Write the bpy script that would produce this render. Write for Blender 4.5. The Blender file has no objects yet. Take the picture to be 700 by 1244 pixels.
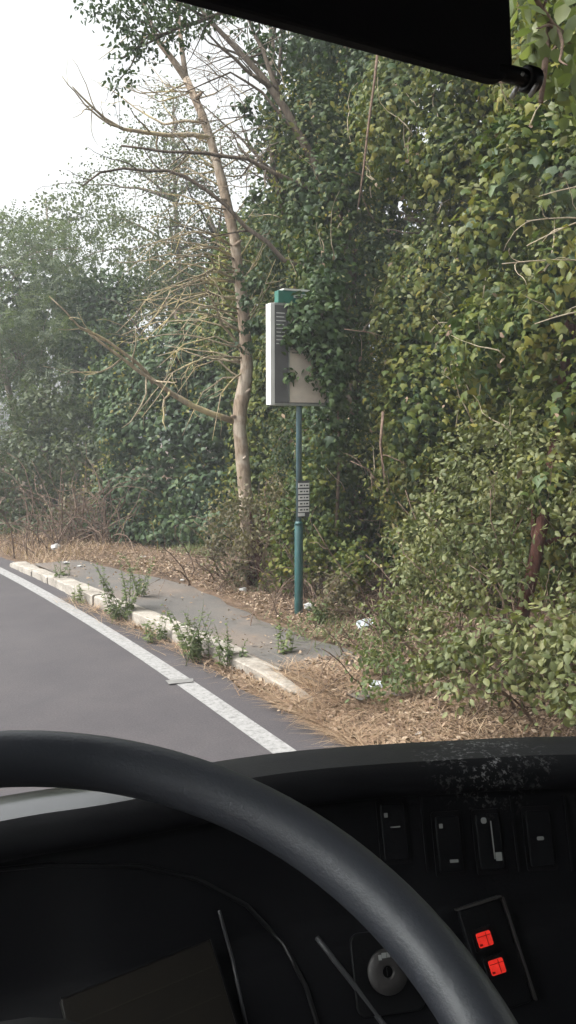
import bpy, math, random
import numpy as np
from mathutils import Vector, Matrix
from mathutils.bvhtree import BVHTree

S = bpy.context.scene
COL = S.collection
random.seed(7)
RNG = np.random.default_rng(7)
rad = math.radians

# ------------------------------------------------------------------ camera
YAW, PITCH, EYE, FPX = rad(29.3), math.atan(0.102), 2.0, 1000.0
cam_d = bpy.data.cameras.new('camera')
cam = bpy.data.objects.new('camera', cam_d)
COL.objects.link(cam)
cam.location = (0, 0, EYE)
cam.rotation_euler = (math.pi / 2 - PITCH, 0, -YAW)
cam_d.sensor_fit = 'VERTICAL'
cam_d.sensor_height = 36
cam_d.sensor_width = 36 * 576 / 1024
cam_d.lens = 36 * FPX / 1244
cam_d.clip_start = 0.02
cam_d.clip_end = 600
S.camera = cam

# ------------------------------------------------------------------ sky, sun, exposure
SUN_EL, SUN_AZ = rad(52), rad(-70)          # azimuth clockwise from +Y
w = bpy.data.worlds.new('World')
S.world = w
w.use_nodes = True
nt = w.node_tree
nt.nodes.clear()
sky = nt.nodes.new('ShaderNodeTexSky')
sky.sky_type = 'NISHITA'
sky.sun_disc = False
sky.sun_elevation = SUN_EL
sky.sun_rotation = SUN_AZ
sky.air_density = 1.0
sky.dust_density = 6.0
sky.ozone_density = 1.0
hs = nt.nodes.new('ShaderNodeHueSaturation')
hs.inputs['Saturation'].default_value = 0.08
bg = nt.nodes.new('ShaderNodeBackground')
bg.inputs['Strength'].default_value = 0.15
wo = nt.nodes.new('ShaderNodeOutputWorld')
nt.links.new(sky.outputs[0], hs.inputs['Color'])
nt.links.new(hs.outputs[0], bg.inputs['Color'])
nt.links.new(bg.outputs[0], wo.inputs['Surface'])

sun_d = bpy.data.lights.new('sun', 'SUN')
sun_d.energy = 1.5
sun_d.angle = rad(25)
sun_d.color = (1.0, 0.96, 0.9)
sun = bpy.data.objects.new('sun', sun_d)
COL.objects.link(sun)
sdir = Vector((math.sin(SUN_AZ) * math.cos(SUN_EL), math.cos(SUN_AZ) * math.cos(SUN_EL), math.sin(SUN_EL)))
sun.rotation_euler = sdir.to_track_quat('Z', 'Y').to_euler()
sun.location = (0, 0, 12)

S.view_settings.view_transform = 'Standard'
S.view_settings.look = 'None'
S.view_settings.exposure = 1.38
S.view_settings.gamma = 1.0
S.view_settings.use_curve_mapping = False
S.render.engine = 'CYCLES'
S.cycles.use_denoising = True
S.cycles.denoiser = 'OPENIMAGEDENOISE'
S.cycles.max_bounces = 8
S.cycles.diffuse_bounces = 4
S.cycles.glossy_bounces = 3
S.cycles.transmission_bounces = 4
S.cycles.transparent_max_bounces = 8
S.cycles.volume_bounces = 1
S.cycles.caustics_reflective = False
S.cycles.caustics_refractive = False

# ------------------------------------------------------------------ measuring helpers (photograph pixel + distance -> place)
_fh = Vector((math.sin(YAW), math.cos(YAW), 0))
C_R = Vector((math.cos(YAW), -math.sin(YAW), 0))
C_F = _fh * math.cos(PITCH) - Vector((0, 0, math.sin(PITCH)))
C_U = _fh * math.sin(PITCH) + Vector((0, 0, math.cos(PITCH)))
CAM = Vector((0, 0, EYE))

def ray(px, py):
    return C_F * FPX + C_R * (px - 350) - C_U * (py - 622)
def at(px, py, d):
    return CAM + ray(px, py) * (d / FPX)
def gr(px, py, z=0.0):
    r = ray(px, py)
    return CAM + r * ((z - EYE) / r.z)
def project(P):
    P = np.asarray(P, float) - np.array(CAM)
    z = P @ np.array(C_F)
    zz = np.where(np.abs(z) < 1e-4, 1e-4, z)
    return 350 + FPX * (P @ np.array(C_R)) / zz, 622 - FPX * (P @ np.array(C_U)) / zz, z

# ------------------------------------------------------------------ mesh helpers
class MB:
    """collects shapes, builds one mesh object"""
    def __init__(s): s.v = []; s.f = []; s.smooth = True
    def quad_grid(s, rows, closed=False):
        b = len(s.v); n = len(rows[0])
        for r in rows: s.v += [tuple(p) for p in r]
        for i in range(len(rows) - 1):
            for j in range(n if closed else n - 1):
                k = (j + 1) % n
                s.f.append((b + i * n + j, b + i * n + k, b + (i + 1) * n + k, b + (i + 1) * n + j))
        return b
    def tube(s, pts, radii, n=6, cap=True):
        pts = [Vector(p) for p in pts]
        m = len(pts)
        if not hasattr(radii, '__len__'): radii = [radii] * m
        prev = None; rows = []
        for i, p in enumerate(pts):
            t = (pts[min(i + 1, m - 1)] - pts[max(i - 1, 0)])
            t = t.normalized() if t.length > 1e-9 else Vector((0, 0, 1))
            if prev is None:
                a = Vector((0, 0, 1)) if abs(t.z) < 0.9 else Vector((1, 0, 0))
                u = t.cross(a).normalized()
            else:
                u = (prev - t * prev.dot(t))
                u = u.normalized() if u.length > 1e-6 else t.orthogonal().normalized()
            v = t.cross(u); prev = u
            rows.append([p + (u * math.cos(2 * math.pi * k / n) + v * math.sin(2 * math.pi * k / n)) * radii[i] for k in range(n)])
        b = s.quad_grid(rows, True)
        if cap:
            s.f.append(tuple(b + k for k in range(n))[::-1])
            s.f.append(tuple(b + (m - 1) * n + k for k in range(n)))
    def box(s, c, size, ax=None):
        c = Vector(c); hx, hy, hz = [q / 2 for q in size]
        X, Y, Z = ax if ax else (Vector((1, 0, 0)), Vector((0, 1, 0)), Vector((0, 0, 1)))
        b = len(s.v)
        for k in range(8):
            s.v.append(tuple(c + X * (hx if k & 1 else -hx) + Y * (hy if k & 2 else -hy) + Z * (hz if k & 4 else -hz)))
        for q in ((0, 2, 3, 1), (4, 5, 7, 6), (0, 1, 5, 4), (2, 6, 7, 3), (0, 4, 6, 2), (1, 3, 7, 5)):
            s.f.append(tuple(b + i for i in q))
    def prism(s, outline, off):
        """outline: list of Vectors (planar), off: Vector thickness"""
        b = len(s.v); n = len(outline); off = Vector(off)
        s.v += [tuple(p) for p in outline] + [tuple(Vector(p) + off) for p in outline]
        s.f.append(tuple(b + i for i in range(n))[::-1])
        s.f.append(tuple(b + n + i for i in range(n)))
        for i in range(n):
            j = (i + 1) % n
            s.f.append((b + i, b + j, b + n + j, b + n + i))
    def build(s, name, mat, parent=None, smooth=None, bevel=0.0):
        org = root_loc(parent) if parent else Vector((0, 0, 0))
        me = bpy.data.meshes.new(name)
        me.from_pydata([tuple(Vector(p) - org) for p in s.v], [], s.f)
        me.materials.append(mat)
        sm = s.smooth if smooth is None else smooth
        me.polygons.foreach_set('use_smooth', [sm] * len(me.polygons))
        me.update()
        o = bpy.data.objects.new(name, me)
        COL.objects.link(o)
        if parent: o.parent = parent
        if bevel:
            bm = o.modifiers.new('bevel', 'BEVEL'); bm.width = bevel; bm.segments = 2; bm.limit_method = 'ANGLE'
        return o

def root_loc(o):
    while o.parent: o = o.parent
    return o.location.copy()

def tag(o, label=None, cat=None, group=None, kind=None):
    if label: o['label'] = label
    if cat: o['category'] = cat
    if group: o['group'] = group
    if kind: o['kind'] = kind
    return o

def thing(name, loc, label, cat, group=None):
    o = bpy.data.objects.new(name, None)
    o.location = loc
    o.empty_display_size = 0.2
    COL.objects.link(o)
    return tag(o, label, cat, group)

def np_mesh(name, V, Fq, mat, parent=None, smooth=True):
    """V (n,3), Fq (m,k) all faces with k corners"""
    org = np.array(root_loc(parent)) if parent else np.zeros(3)
    me = bpy.data.meshes.new(name)
    V = np.ascontiguousarray(V - org, dtype=np.float32); Fq = np.ascontiguousarray(Fq, dtype=np.int32)
    m, k = Fq.shape
    me.vertices.add(len(V)); me.vertices.foreach_set('co', V.ravel())
    me.loops.add(m * k); me.loops.foreach_set('vertex_index', Fq.ravel())
    me.polygons.add(m)
    me.polygons.foreach_set('loop_start', np.arange(0, m * k, k, dtype=np.int32))
    me.polygons.foreach_set('loop_total', np.full(m, k, dtype=np.int32))
    me.polygons.foreach_set('use_smooth', np.full(m, smooth))
    me.materials.append(mat)
    me.update(calc_edges=True)
    o = bpy.data.objects.new(name, me)
    COL.objects.link(o)
    if parent: o.parent = parent
    return o

# ------------------------------------------------------------------ materials
def new_mat(name):
    m = bpy.data.materials.new(name); m.use_nodes = True
    t = m.node_tree; t.nodes.clear()
    out = t.nodes.new('ShaderNodeOutputMaterial')
    b = t.nodes.new('ShaderNodeBsdfPrincipled')
    t.links.new(b.outputs[0], out.inputs['Surface'])
    return m, t, b, out

def ramp(t, stops):
    r = t.nodes.new('ShaderNodeValToRGB')
    e = r.color_ramp.elements
    while len(e) < len(stops): e.new(0.5)
    for k, (p, c) in enumerate(stops):
        e[k].position = p; e[k].color = (*c, 1)
    return r

def noise(t, scale, detail=4, rough=0.55, coord='Object', vec=None, dist=0.0):
    n = t.nodes.new('ShaderNodeTexNoise')
    n.inputs['Scale'].default_value = scale
    n.inputs['Detail'].default_value = detail
    n.inputs['Roughness'].default_value = rough
    n.inputs['Distortion'].default_value = dist
    if vec is None:
        c = t.nodes.new('ShaderNodeTexCoord'); vec = c.outputs[coord]
    t.links.new(vec, n.inputs['Vector'])
    return n

def mix(t, fac, a, b, mode='MIX'):
    m = t.nodes.new('ShaderNodeMix'); m.data_type = 'RGBA'; m.blend_type = mode
    if isinstance(fac, (int, float)): m.inputs[0].default_value = fac
    else: t.links.new(fac, m.inputs[0])
    for s_, i in ((a, 6), (b, 7)):
        if isinstance(s_, tuple): m.inputs[i].default_value = (*s_, 1)
        else: t.links.new(s_, m.inputs[i])
    return m.outputs[2]

def bump(t, b, h, strength=0.3, dist=0.01):
    n = t.nodes.new('ShaderNodeBump')
    n.inputs['Strength'].default_value = strength
    n.inputs['Distance'].default_value = dist
    t.links.new(h, n.inputs['Height'])
    t.links.new(n.outputs[0], b.inputs['Normal'])

def plain(name, col, rough=0.5, var=0.15, scale=8, metallic=0.0, bmp=0.0, bscale=60, spec=0.5, emit=0.0):
    m, t, b, out = new_mat(name)
    n = noise(t, scale)
    lo = tuple(c * (1 - var) for c in col); hi = tuple(min(1, c * (1 + var)) for c in col)
    r = ramp(t, [(0.3, lo), (0.7, hi)])
    t.links.new(n.outputs['Fac'], r.inputs[0])
    t.links.new(r.outputs[0], b.inputs['Base Color'])
    b.inputs['Roughness'].default_value = rough
    b.inputs['Metallic'].default_value = metallic
    b.inputs['Specular IOR Level'].default_value = spec
    if bmp:
        n2 = noise(t, bscale, 3)
        bump(t, b, n2.outputs['Fac'], bmp, 0.004)
    if emit:
        t.links.new(r.outputs[0], b.inputs['Emission Color'])
        b.inputs['Emission Strength'].default_value = emit
    return m

def leaf_mat(name, stops, rough=0.5, trans=0.25, clump=1.4, vary=0.5, spec=0.35):
    m, t, b, out = new_mat(name)
    g = t.nodes.new('ShaderNodeNewGeometry')
    oi = t.nodes.new('ShaderNodeObjectInfo')
    add = t.nodes.new('ShaderNodeMath'); add.operation = 'ADD'
    t.links.new(g.outputs['Random Per Island'], add.inputs[0]); t.links.new(oi.outputs['Random'], add.inputs[1])
    fr = t.nodes.new('ShaderNodeMath'); fr.operation = 'FRACT'
    t.links.new(add.outputs[0], fr.inputs[0])
    n = noise(t, clump, 3, vec=g.outputs['Position'])
    mr = t.nodes.new('ShaderNodeMapRange')
    mr.inputs[1].default_value = 0.3; mr.inputs[2].default_value = 0.7
    t.links.new(n.outputs['Fac'], mr.inputs[0])
    mx = t.nodes.new('ShaderNodeMix'); mx.data_type = 'FLOAT'
    mx.inputs[0].default_value = vary
    t.links.new(mr.outputs[0], mx.inputs[2]); t.links.new(fr.outputs[0], mx.inputs[3])
    r = ramp(t, stops)
    t.links.new(mx.outputs[0], r.inputs[0])
    t.links.new(r.outputs[0], b.inputs['Base Color'])
    b.inputs['Roughness'].default_value = rough
    b.inputs['Specular IOR Level'].default_value = spec
    tr = t.nodes.new('ShaderNodeBsdfTranslucent')
    bright = mix(t, 1.0, r.outputs[0], (1.5, 1.6, 0.7), 'MULTIPLY')
    t.links.new(bright, tr.inputs['Color'])
    ms = t.nodes.new('ShaderNodeMixShader'); ms.inputs[0].default_value = trans
    t.links.new(b.outputs[0], ms.inputs[1]); t.links.new(tr.outputs[0], ms.inputs[2])
    t.links.new(ms.outputs[0], out.inputs['Surface'])
    return m

def bark_mat(name, dark, light, scale=6, stretch=5, bmp=0.8, patch=None):
    m, t, b, out = new_mat(name)
    c = t.nodes.new('ShaderNodeTexCoord'); mp = t.nodes.new('ShaderNodeMapping')
    mp.inputs['Scale'].default_value = (stretch, stretch, 1)
    t.links.new(c.outputs['Object'], mp.inputs[0])
    n = noise(t, scale, 6, 0.6, vec=mp.outputs[0], dist=0.6)
    r = ramp(t, [(0.3, dark), (0.65, light)])
    t.links.new(n.outputs['Fac'], r.inputs[0])
    col = r.outputs[0]
    if patch:
        n2 = noise(t, 3.2, 4)
        r2 = ramp(t, [(0.5, (0, 0, 0)), (0.6, (1, 1, 1))])
        t.links.new(n2.outputs['Fac'], r2.inputs[0])
        col = mix(t, r2.outputs[0], col, patch)
    t.links.new(col, b.inputs['Base Color'])
    b.inputs['Roughness'].default_value = 0.9
    b.inputs['Specular IOR Level'].default_value = 0.2
    bump(t, b, n.outputs['Fac'], bmp, 0.02)
    return m

M = {}
M['ivy'] = leaf_mat('ivy leaf', [(0.12, (0.022, 0.040, 0.010)), (0.42, (0.060, 0.086, 0.018)), (0.68, (0.120, 0.132, 0.026)), (0.9, (0.20, 0.175, 0.036))], 0.55, 0.2, spec=0.22)
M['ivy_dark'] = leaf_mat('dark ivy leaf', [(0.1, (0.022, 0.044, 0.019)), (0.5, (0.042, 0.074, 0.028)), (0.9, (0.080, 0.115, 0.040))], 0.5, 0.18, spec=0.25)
M['ivy_mid'] = leaf_mat('mid green ivy leaf', [(0.1, (0.017, 0.036, 0.012)), (0.5, (0.044, 0.075, 0.021)), (0.9, (0.098, 0.122, 0.032))], 0.5, 0.2, spec=0.25)
M['ivy_young'] = leaf_mat('young ivy leaf', [(0.1, (0.10, 0.12, 0.03)), (0.6, (0.17, 0.16, 0.04)), (0.95, (0.25, 0.19, 0.05))], 0.5, 0.3)
M['bramble'] = leaf_mat('bramble leaf', [(0.1, (0.062, 0.080, 0.032)), (0.5, (0.125, 0.140, 0.056)), (0.85, (0.195, 0.19, 0.082)), (1.0, (0.23, 0.18, 0.075))], 0.55, 0.25)
M['far'] = leaf_mat('far tree leaf', [(0.1, (0.044, 0.060, 0.030)), (0.5, (0.076, 0.096, 0.048)), (0.9, (0.12, 0.138, 0.068))], 0.55, 0.3)
M['feather'] = leaf_mat('robinia leaflet', [(0.1, (0.050, 0.072, 0.038)), (0.5, (0.084, 0.112, 0.056)), (0.9, (0.125, 0.15, 0.074))], 0.55, 0.3)
M['grey_leaf'] = leaf_mat('dusty shrub leaf', [(0.1, (0.085, 0.075, 0.045)), (0.5, (0.13, 0.115, 0.065)), (0.9, (0.19, 0.155, 0.085))], 0.6, 0.25)
M['weed'] = leaf_mat('weed leaf', [(0.1, (0.07, 0.095, 0.038)), (0.5, (0.115, 0.145, 0.058)), (0.9, (0.18, 0.195, 0.085))], 0.55, 0.3)
M['dead_leaf'] = leaf_mat('dead leaf', [(0.05, (0.085, 0.055, 0.040)), (0.4, (0.185, 0.125, 0.088)), (0.75, (0.30, 0.215, 0.15)), (1.0, (0.48, 0.39, 0.30))], 0.75, 0.08, vary=0.85, spec=0.2)
M['straw'] = leaf_mat('dry grass blade', [(0.1, (0.19, 0.12, 0.08)), (0.5, (0.31, 0.21, 0.14)), (1.0, (0.50, 0.385, 0.27))], 0.75, 0.15, vary=0.8, spec=0.2)
M['bark_pale'] = bark_mat('pale dead bark', (0.16, 0.115, 0.08), (0.36, 0.28, 0.21), patch=(0.42, 0.35, 0.28))
M['bark_branch'] = bark_mat('lichen branch bark', (0.17, 0.135, 0.095), (0.40, 0.33, 0.225), patch=(0.44, 0.36, 0.19))
M['bark_dark'] = bark_mat('dark bark', (0.05, 0.038, 0.03), (0.14, 0.11, 0.085))
M['bark_grey'] = bark_mat('grey bark', (0.12, 0.10, 0.08), (0.28, 0.23, 0.18))
M['bark_red'] = bark_mat('red brown bark', (0.035, 0.015, 0.012), (0.09, 0.038, 0.029))
M['twig'] = bark_mat('dry bramble stem', (0.085, 0.055, 0.042), (0.20, 0.14, 0.105), 20, 1)
M['twig_pale'] = bark_mat('pale dry twig', (0.32, 0.26, 0.18), (0.52, 0.44, 0.32), 20, 1)

# ------------------------------------------------------------------ leaf templates (unit length along +y, facing +z)
IVY_V = np.array([(0, 0.05, 0.0), (-0.34, 0.02, -0.10), (-0.52, 0.34, -0.14), (-0.25, 0.52, -0.05), (0, 1.0, -0.16),
                  (0.25, 0.52, -0.05), (0.52, 0.34, -0.14), (0.34, 0.02, -0.10), (0, 0.42, 0.05)], float)
IVY_F = np.array([(8, 0, 1), (8, 1, 2), (8, 2, 3), (8, 3, 4), (8, 4, 5), (8, 5, 6), (8, 6, 7), (8, 7, 0)])
OVAL_V = np.array([(0, 0, 0), (-0.28, 0.3, -0.07), (-0.24, 0.65, -0.09), (0, 1, -0.12), (0.24, 0.65, -0.09), (0.28, 0.3, -0.07), (0, 0.48, 0.04)], float)
OVAL_F = np.array([(6, 0, 1), (6, 1, 2), (6, 2, 3), (6, 3, 4), (6, 4, 5), (6, 5, 0)])
DIA_V = np.array([(0, 0, 0), (-0.32, 0.5, -0.05), (0, 1, 0), (0.32, 0.5, -0.05)], float)
DIA_F = np.array([(0, 2, 1), (0, 3, 2)])
def _frond(n=6):
    V = []; Fc = []
    for i in range(n):
        y = 0.12 + 0.8 * i / (n - 1)
        for sx in (-1, 1):
            b = len(V); L = 0.2
            V += [(0.01 * sx, y, 0), (0.5 * L * sx, y - 0.05, -0.02), (L * sx, y + 0.03, -0.05), (0.5 * L * sx, y + 0.07, -0.02)]
            Fc += [(b, b + 1, b + 2), (b, b + 2, b + 3)]
    return np.array(V, float), np.array(Fc)
FRO_V, FRO_F = _frond()

def unit(a):
    return a / np.maximum(np.linalg.norm(a, axis=1, keepdims=True), 1e-9)

def frames(nrm, tip):
    z = unit(nrm)
    y = tip - z * np.sum(tip * z, axis=1, keepdims=True)
    y = unit(y + 1e-6)
    x = np.cross(y, z)
    return x, y, z

def leaf_mesh(name, pos, nrm, tip, size, tmpl, mat, parent=None, smooth=True):
    TV, TF = tmpl
    x, y, z = frames(nrm, tip)
    n = len(pos); k = len(TV)
    sz = size[:, None, None]
    V = pos[:, None, :] + sz * (TV[None, :, 0:1] * x[:, None, :] + TV[None, :, 1:2] * y[:, None, :] + TV[None, :, 2:3] * z[:, None, :])
    Fq = (TF[None, :, :] + (np.arange(n) * k)[:, None, None]).reshape(-1, TF.shape[1])
    return np_mesh(name, V.reshape(-1, 3), Fq, mat, parent, smooth)

_tm = {}
def template_mesh(key, tmpl, mat):
    if key not in _tm:
        me = bpy.data.meshes.new(key)
        me.from_pydata([tuple(v) for v in tmpl[0]], [], [tuple(int(i) for i in f) for f in tmpl[1]])
        me.materials.append(mat); me.polygons.foreach_set('use_smooth', [True] * len(me.polygons)); me.update()
        _tm[key] = me
    return _tm[key]

def leaf_objects(pos, nrm, tip, size, key, tmpl, mat, parent):
    me = template_mesh(key, tmpl, mat)
    x, y, z = frames(nrm, tip)
    org = np.array(root_loc(parent))
    for i in range(len(pos)):
        o = bpy.data.objects.new('leaf', me)
        s = size[i]
        mt = Matrix(((x[i, 0] * s, y[i, 0] * s, z[i, 0] * s, pos[i, 0] - org[0]),
                     (x[i, 1] * s, y[i, 1] * s, z[i, 1] * s, pos[i, 1] - org[1]),
                     (x[i, 2] * s, y[i, 2] * s, z[i, 2] * s, pos[i, 2] - org[2]), (0, 0, 0, 1)))
        COL.objects.link(o)
        o.parent = parent
        o.matrix_basis = mt

def sample_lobes(lobes, n, depth=0.12, up=0.35, jit=0.6, face=None, face_min=-0.35, zmin=0.14):
    """leaf positions on the skin of a union of ellipsoids; returns pos, nrm, tip, depth"""
    Cn = np.array([l[0] for l in lobes], float); Rr = np.array([l[1] for l in lobes], float)
    area = (Rr[:, 0] * Rr[:, 1] + Rr[:, 0] * Rr[:, 2] + Rr[:, 1] * Rr[:, 2])
    P = []; N = []; D = []; got = 0; tries = 0
    while got < n and tries < 40:
        tries += 1
        q = n * 2
        idx = RNG.choice(len(Cn), q, p=area / area.sum())
        d = unit(RNG.normal(size=(q, 3)))
        p = Cn[idx] + Rr[idx] * d
        nn = unit(d / Rr[idx])
        ok = p[:, 2] > zmin
        if face is not None:
            ok &= (nn @ np.array(face)) > face_min + RNG.random(q) * 0.25
        for k in range(len(Cn)):
            e = ((p - Cn[k]) / (Rr[k] * 0.86))
            ok &= ~((np.sum(e * e, axis=1) < 1) & (idx != k))
        p = p[ok]; nn = nn[ok]
        dd = np.minimum(RNG.exponential(depth, len(p)), 1.4 * Rr[idx][ok].min(axis=1))
        P.append(p - nn * dd[:, None] + nn * 0.05 * RNG.normal(size=(len(p), 1))); N.append(nn); D.append(dd); got += len(p)
    P = np.concatenate(P)[:n]; N = np.concatenate(N)[:n]; D = np.concatenate(D)[:n]
    nr = unit(N + np.array([0, 0, up]) + jit * RNG.normal(size=N.shape))
    tp = unit(np.array([0, 0, -1.0]) + 0.35 * N + 0.55 * RNG.normal(size=N.shape))
    return P, nr, tp, D

def in_frame(P, m=0):
    x, y, z = project(P)
    return (z > 0.3) & (x > -m) & (x < 700 + m) & (y > -m) & (y < 930 + m)

def wander(p0, d, length, n, wob=0.25, grav=0.0):
    p = Vector(p0); d = Vector(d).normalized(); pts = [p.copy()]
    for i in range(n):
        d = (d + Vector((random.gauss(0, wob), random.gauss(0, wob), random.gauss(0, wob) + grav)) ).normalized()
        p = p + d * (length / n); pts.append(p.copy())
    return pts

def twiggy(mb, pts, r0, r1, n=6, kids=3, klen=0.5, level=1, spread=0.8, grav=-0.03, wob=0.22):
    """a limb along pts with side twigs in the same mesh"""
    m = len(pts)
    rr = [r0 + (r1 - r0) * i / (m - 1) for i in range(m)]
    mb.tube(pts, rr, n)
    if level <= 0: return
    for k in range(kids):
        u = random.uniform(0.2, 0.98); i = min(int(u * (m - 1)), m - 2); f = u * (m - 1) - i
        p = pts[i].lerp(pts[i + 1], f); t = (pts[i + 1] - pts[i]).normalized()
        d = (t + Vector((random.gauss(0, spread), random.gauss(0, spread), random.gauss(0, spread)))).normalized()
        rs = max(0.003, rr[i] * 0.5)
        sub = wander(p, d, klen * random.uniform(0.5, 1.2), 6, wob, grav)
        twiggy(mb, sub, rs, max(0.002, rs * 0.3), max(3, n - 2), max(1, kids - 1), klen * 0.55, level - 1, spread, grav, wob)

# ================================================================== SETTING
def line_x(y):                                  # right-hand edge line of the road
    return 2.39 - (0.0065 * (y - 5.0) ** 2 if y > 5 else 0)
def kerb_x(y):
    return 2.93 - 0.099 * (y - 5.35)
def walk_back(y):
    if y < 9.6: return 3.80 + 0.03 * math.sin(y * 1.7) + 0.12 * (1 - max(0.0, min(1.0, (y - 5.0) / 1.4)))
    return 3.80 - max(0, (y - 9.6)) * 0.32
def smooth(a, b, x):
    t = max(0.0, min(1.0, (x - a) / (b - a))); return t * t * (3 - 2 * t)
def hash2(x, y):
    return (math.sin(x * 2.1 + 0.7 * y) + math.sin(y * 1.7 - 1.3 * x) + 0.5 * math.sin(5.1 * x + 3.3 * y)) / 2.5
def ground_h(x, y):
    e = line_x(y) + 0.36
    if x < e - 0.05: return -0.05
    k = kerb_x(y)
    inside = smooth(4.45, 4.9, y) * (1 - smooth(11.5, 12.2, y))
    g = -0.05 + 0.058 * smooth(e - 0.05, e + 0.05, x)
    hi = 0.085 * smooth(k + 0.02, k + 0.10, x)
    lo = 0.10 * smooth(e + 0.1, e + 1.0, x)
    h = g + hi * inside + lo * (1 - inside)
    wb = walk_back(y)
    h += (0.035 + 0.02 * hash2(x * 2, y * 2)) * smooth(wb - 0.05, wb + 0.25, x)
    h += 0.25 * smooth(4.6, 7.5, x) + 0.03 * hash2(x, y) * smooth(4.2, 5, x)
    return h

# ground sheet
m, t, b, out = new_mat('dry soil')
n1 = noise(t, 0.9, 6, 0.6); n2 = noise(t, 14, 5, 0.65)
r1 = ramp(t, [(0.35, (0.085, 0.06, 0.045)), (0.62, (0.17, 0.122, 0.09))])
r2 = ramp(t, [(0.35, (0.55, 0.5, 0.45)), (0.7, (1.2, 1.15, 1.1))])
t.links.new(n1.outputs['Fac'], r1.inputs[0]); t.links.new(n2.outputs['Fac'], r2.inputs[0])
t.links.new(mix(t, 1.0, r1.outputs[0], r2.outputs[0], 'MULTIPLY'), b.inputs['Base Color'])
b.inputs['Roughness'].default_value = 0.95; b.inputs['Specular IOR Level'].default_value = 0.15
bump(t, b, n2.outputs['Fac'], 0.7, 0.03)
M['soil'] = m
xs = np.concatenate([np.linspace(-80, -10, 15), np.linspace(-8, 1.4, 20), np.arange(1.5, 6.5, 0.055), np.linspace(6.6, 12, 18), np.linspace(14, 80, 14)])
ys = np.concatenate([np.linspace(-80, -4, 16), np.linspace(-3, 1.9, 12), np.arange(2.0, 17, 0.075), np.linspace(17.2, 30, 26), np.linspace(33, 80, 12)])
V = np.array([(x, y, ground_h(x, y)) for y in ys for x in xs])
nx = len(xs)
ii, jj = np.meshgrid(np.arange(len(ys) - 1), np.arange(nx - 1), indexing='ij')
a0 = (ii * nx + jj).ravel()
ground = np_mesh('ground', V, np.stack([a0, a0 + 1, a0 + nx + 1, a0 + nx], 1), M['soil'])
tag(ground, 'dry brown soil verge under the trees', None, kind='structure')

# road
m, t, b, out = new_mat('worn asphalt')
n1 = noise(t, 0.35, 4, 0.5); n2 = noise(t, 75, 5, 0.8); n3 = noise(t, 2.2, 6, 0.7)
r1 = ramp(t, [(0.3, (0.058, 0.052, 0.057)), (0.7, (0.076, 0.069, 0.074))])
r2 = ramp(t, [(0.3, (0.62, 0.62, 0.62)), (0.7, (1.36, 1.35, 1.33))])
r3 = ramp(t, [(0.3, (0.86, 0.86, 0.87)), (0.75, (1.12, 1.10, 1.07))])
for n_, r_ in ((n1, r1), (n2, r2), (n3, r3)): t.links.new(n_.outputs['Fac'], r_.inputs[0])
c1 = mix(t, 1.0, r1.outputs[0], r2.outputs[0], 'MULTIPLY')
t.links.new(mix(t, 1.0, c1, r3.outputs[0], 'MULTIPLY'), b.inputs['Base Color'])
b.inputs['Roughness'].default_value = 0.85; b.inputs['Specular IOR Level'].default_value = 0.3
bump(t, b, n2.outputs['Fac'], 0.35, 0.004)
M['asphalt'] = m
def strip(y0, y1, step, xa, xb, z):
    mb = MB(); rows = []
    y = y0
    while y <= y1 + 1e-6:
        a, c = xa(y), xb(y)
        rows.append([Vector((a + (c - a) * q / 3, y, z)) for q in range(4)])
        y += step
    mb.quad_grid(rows); return mb
rj = lambda y: line_x(y) + 0.36 + 0.035 * math.sin(y * 3.1) + 0.02 * math.sin(y * 11)
road = strip(-60, 46, 0.2, lambda y: line_x(y) - 7.2, rj, 0.0).build('road', M['asphalt'])
tag(road, 'smooth grey asphalt road curving gently away', None, kind='structure')
m, t, b, out = new_mat('worn road paint')
n1 = noise(t, 25, 5, 0.7); n2 = noise(t, 2.0, 3)
r1 = ramp(t, [(0.3, (0.12, 0.116, 0.116)), (0.5, (0.25, 0.243, 0.24)), (0.8, (0.34, 0.33, 0.325))])
t.links.new(n1.outputs['Fac'], r1.inputs[0]); t.links.new(r1.outputs[0], b.inputs['Base Color'])
b.inputs['Roughness'].default_value = 0.75
bump(t, b, n1.outputs['Fac'], 0.3, 0.003)
M['paint'] = m
el = strip(-60, 46, 0.2, lambda y: line_x(y) - 0.075, lambda y: line_x(y) + 0.075, 0.004).build('edge_line', M['paint'], road)
cl = strip(-60, 46, 0.2, lambda y: line_x(y) - 3.45, lambda y: line_x(y) - 3.33, 0.004).build('centre_line', M['paint'], road)
M['tar'] = plain('bitumen repair', (0.16, 0.155, 0.15), 0.8, 0.2, 20)
pp = MB(); q = gr(217, 827, 0.008)
pp.prism([q + Vector(v) for v in ((-0.10, -0.05, 0), (0.09, -0.09, 0), (0.12, -0.01, 0), (0.02, 0.03, 0), (-0.09, 0.05, 0))][::1], (0, 0, 0.004))
pp.build('tar_patch', M['tar'], road, smooth=False)

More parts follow.
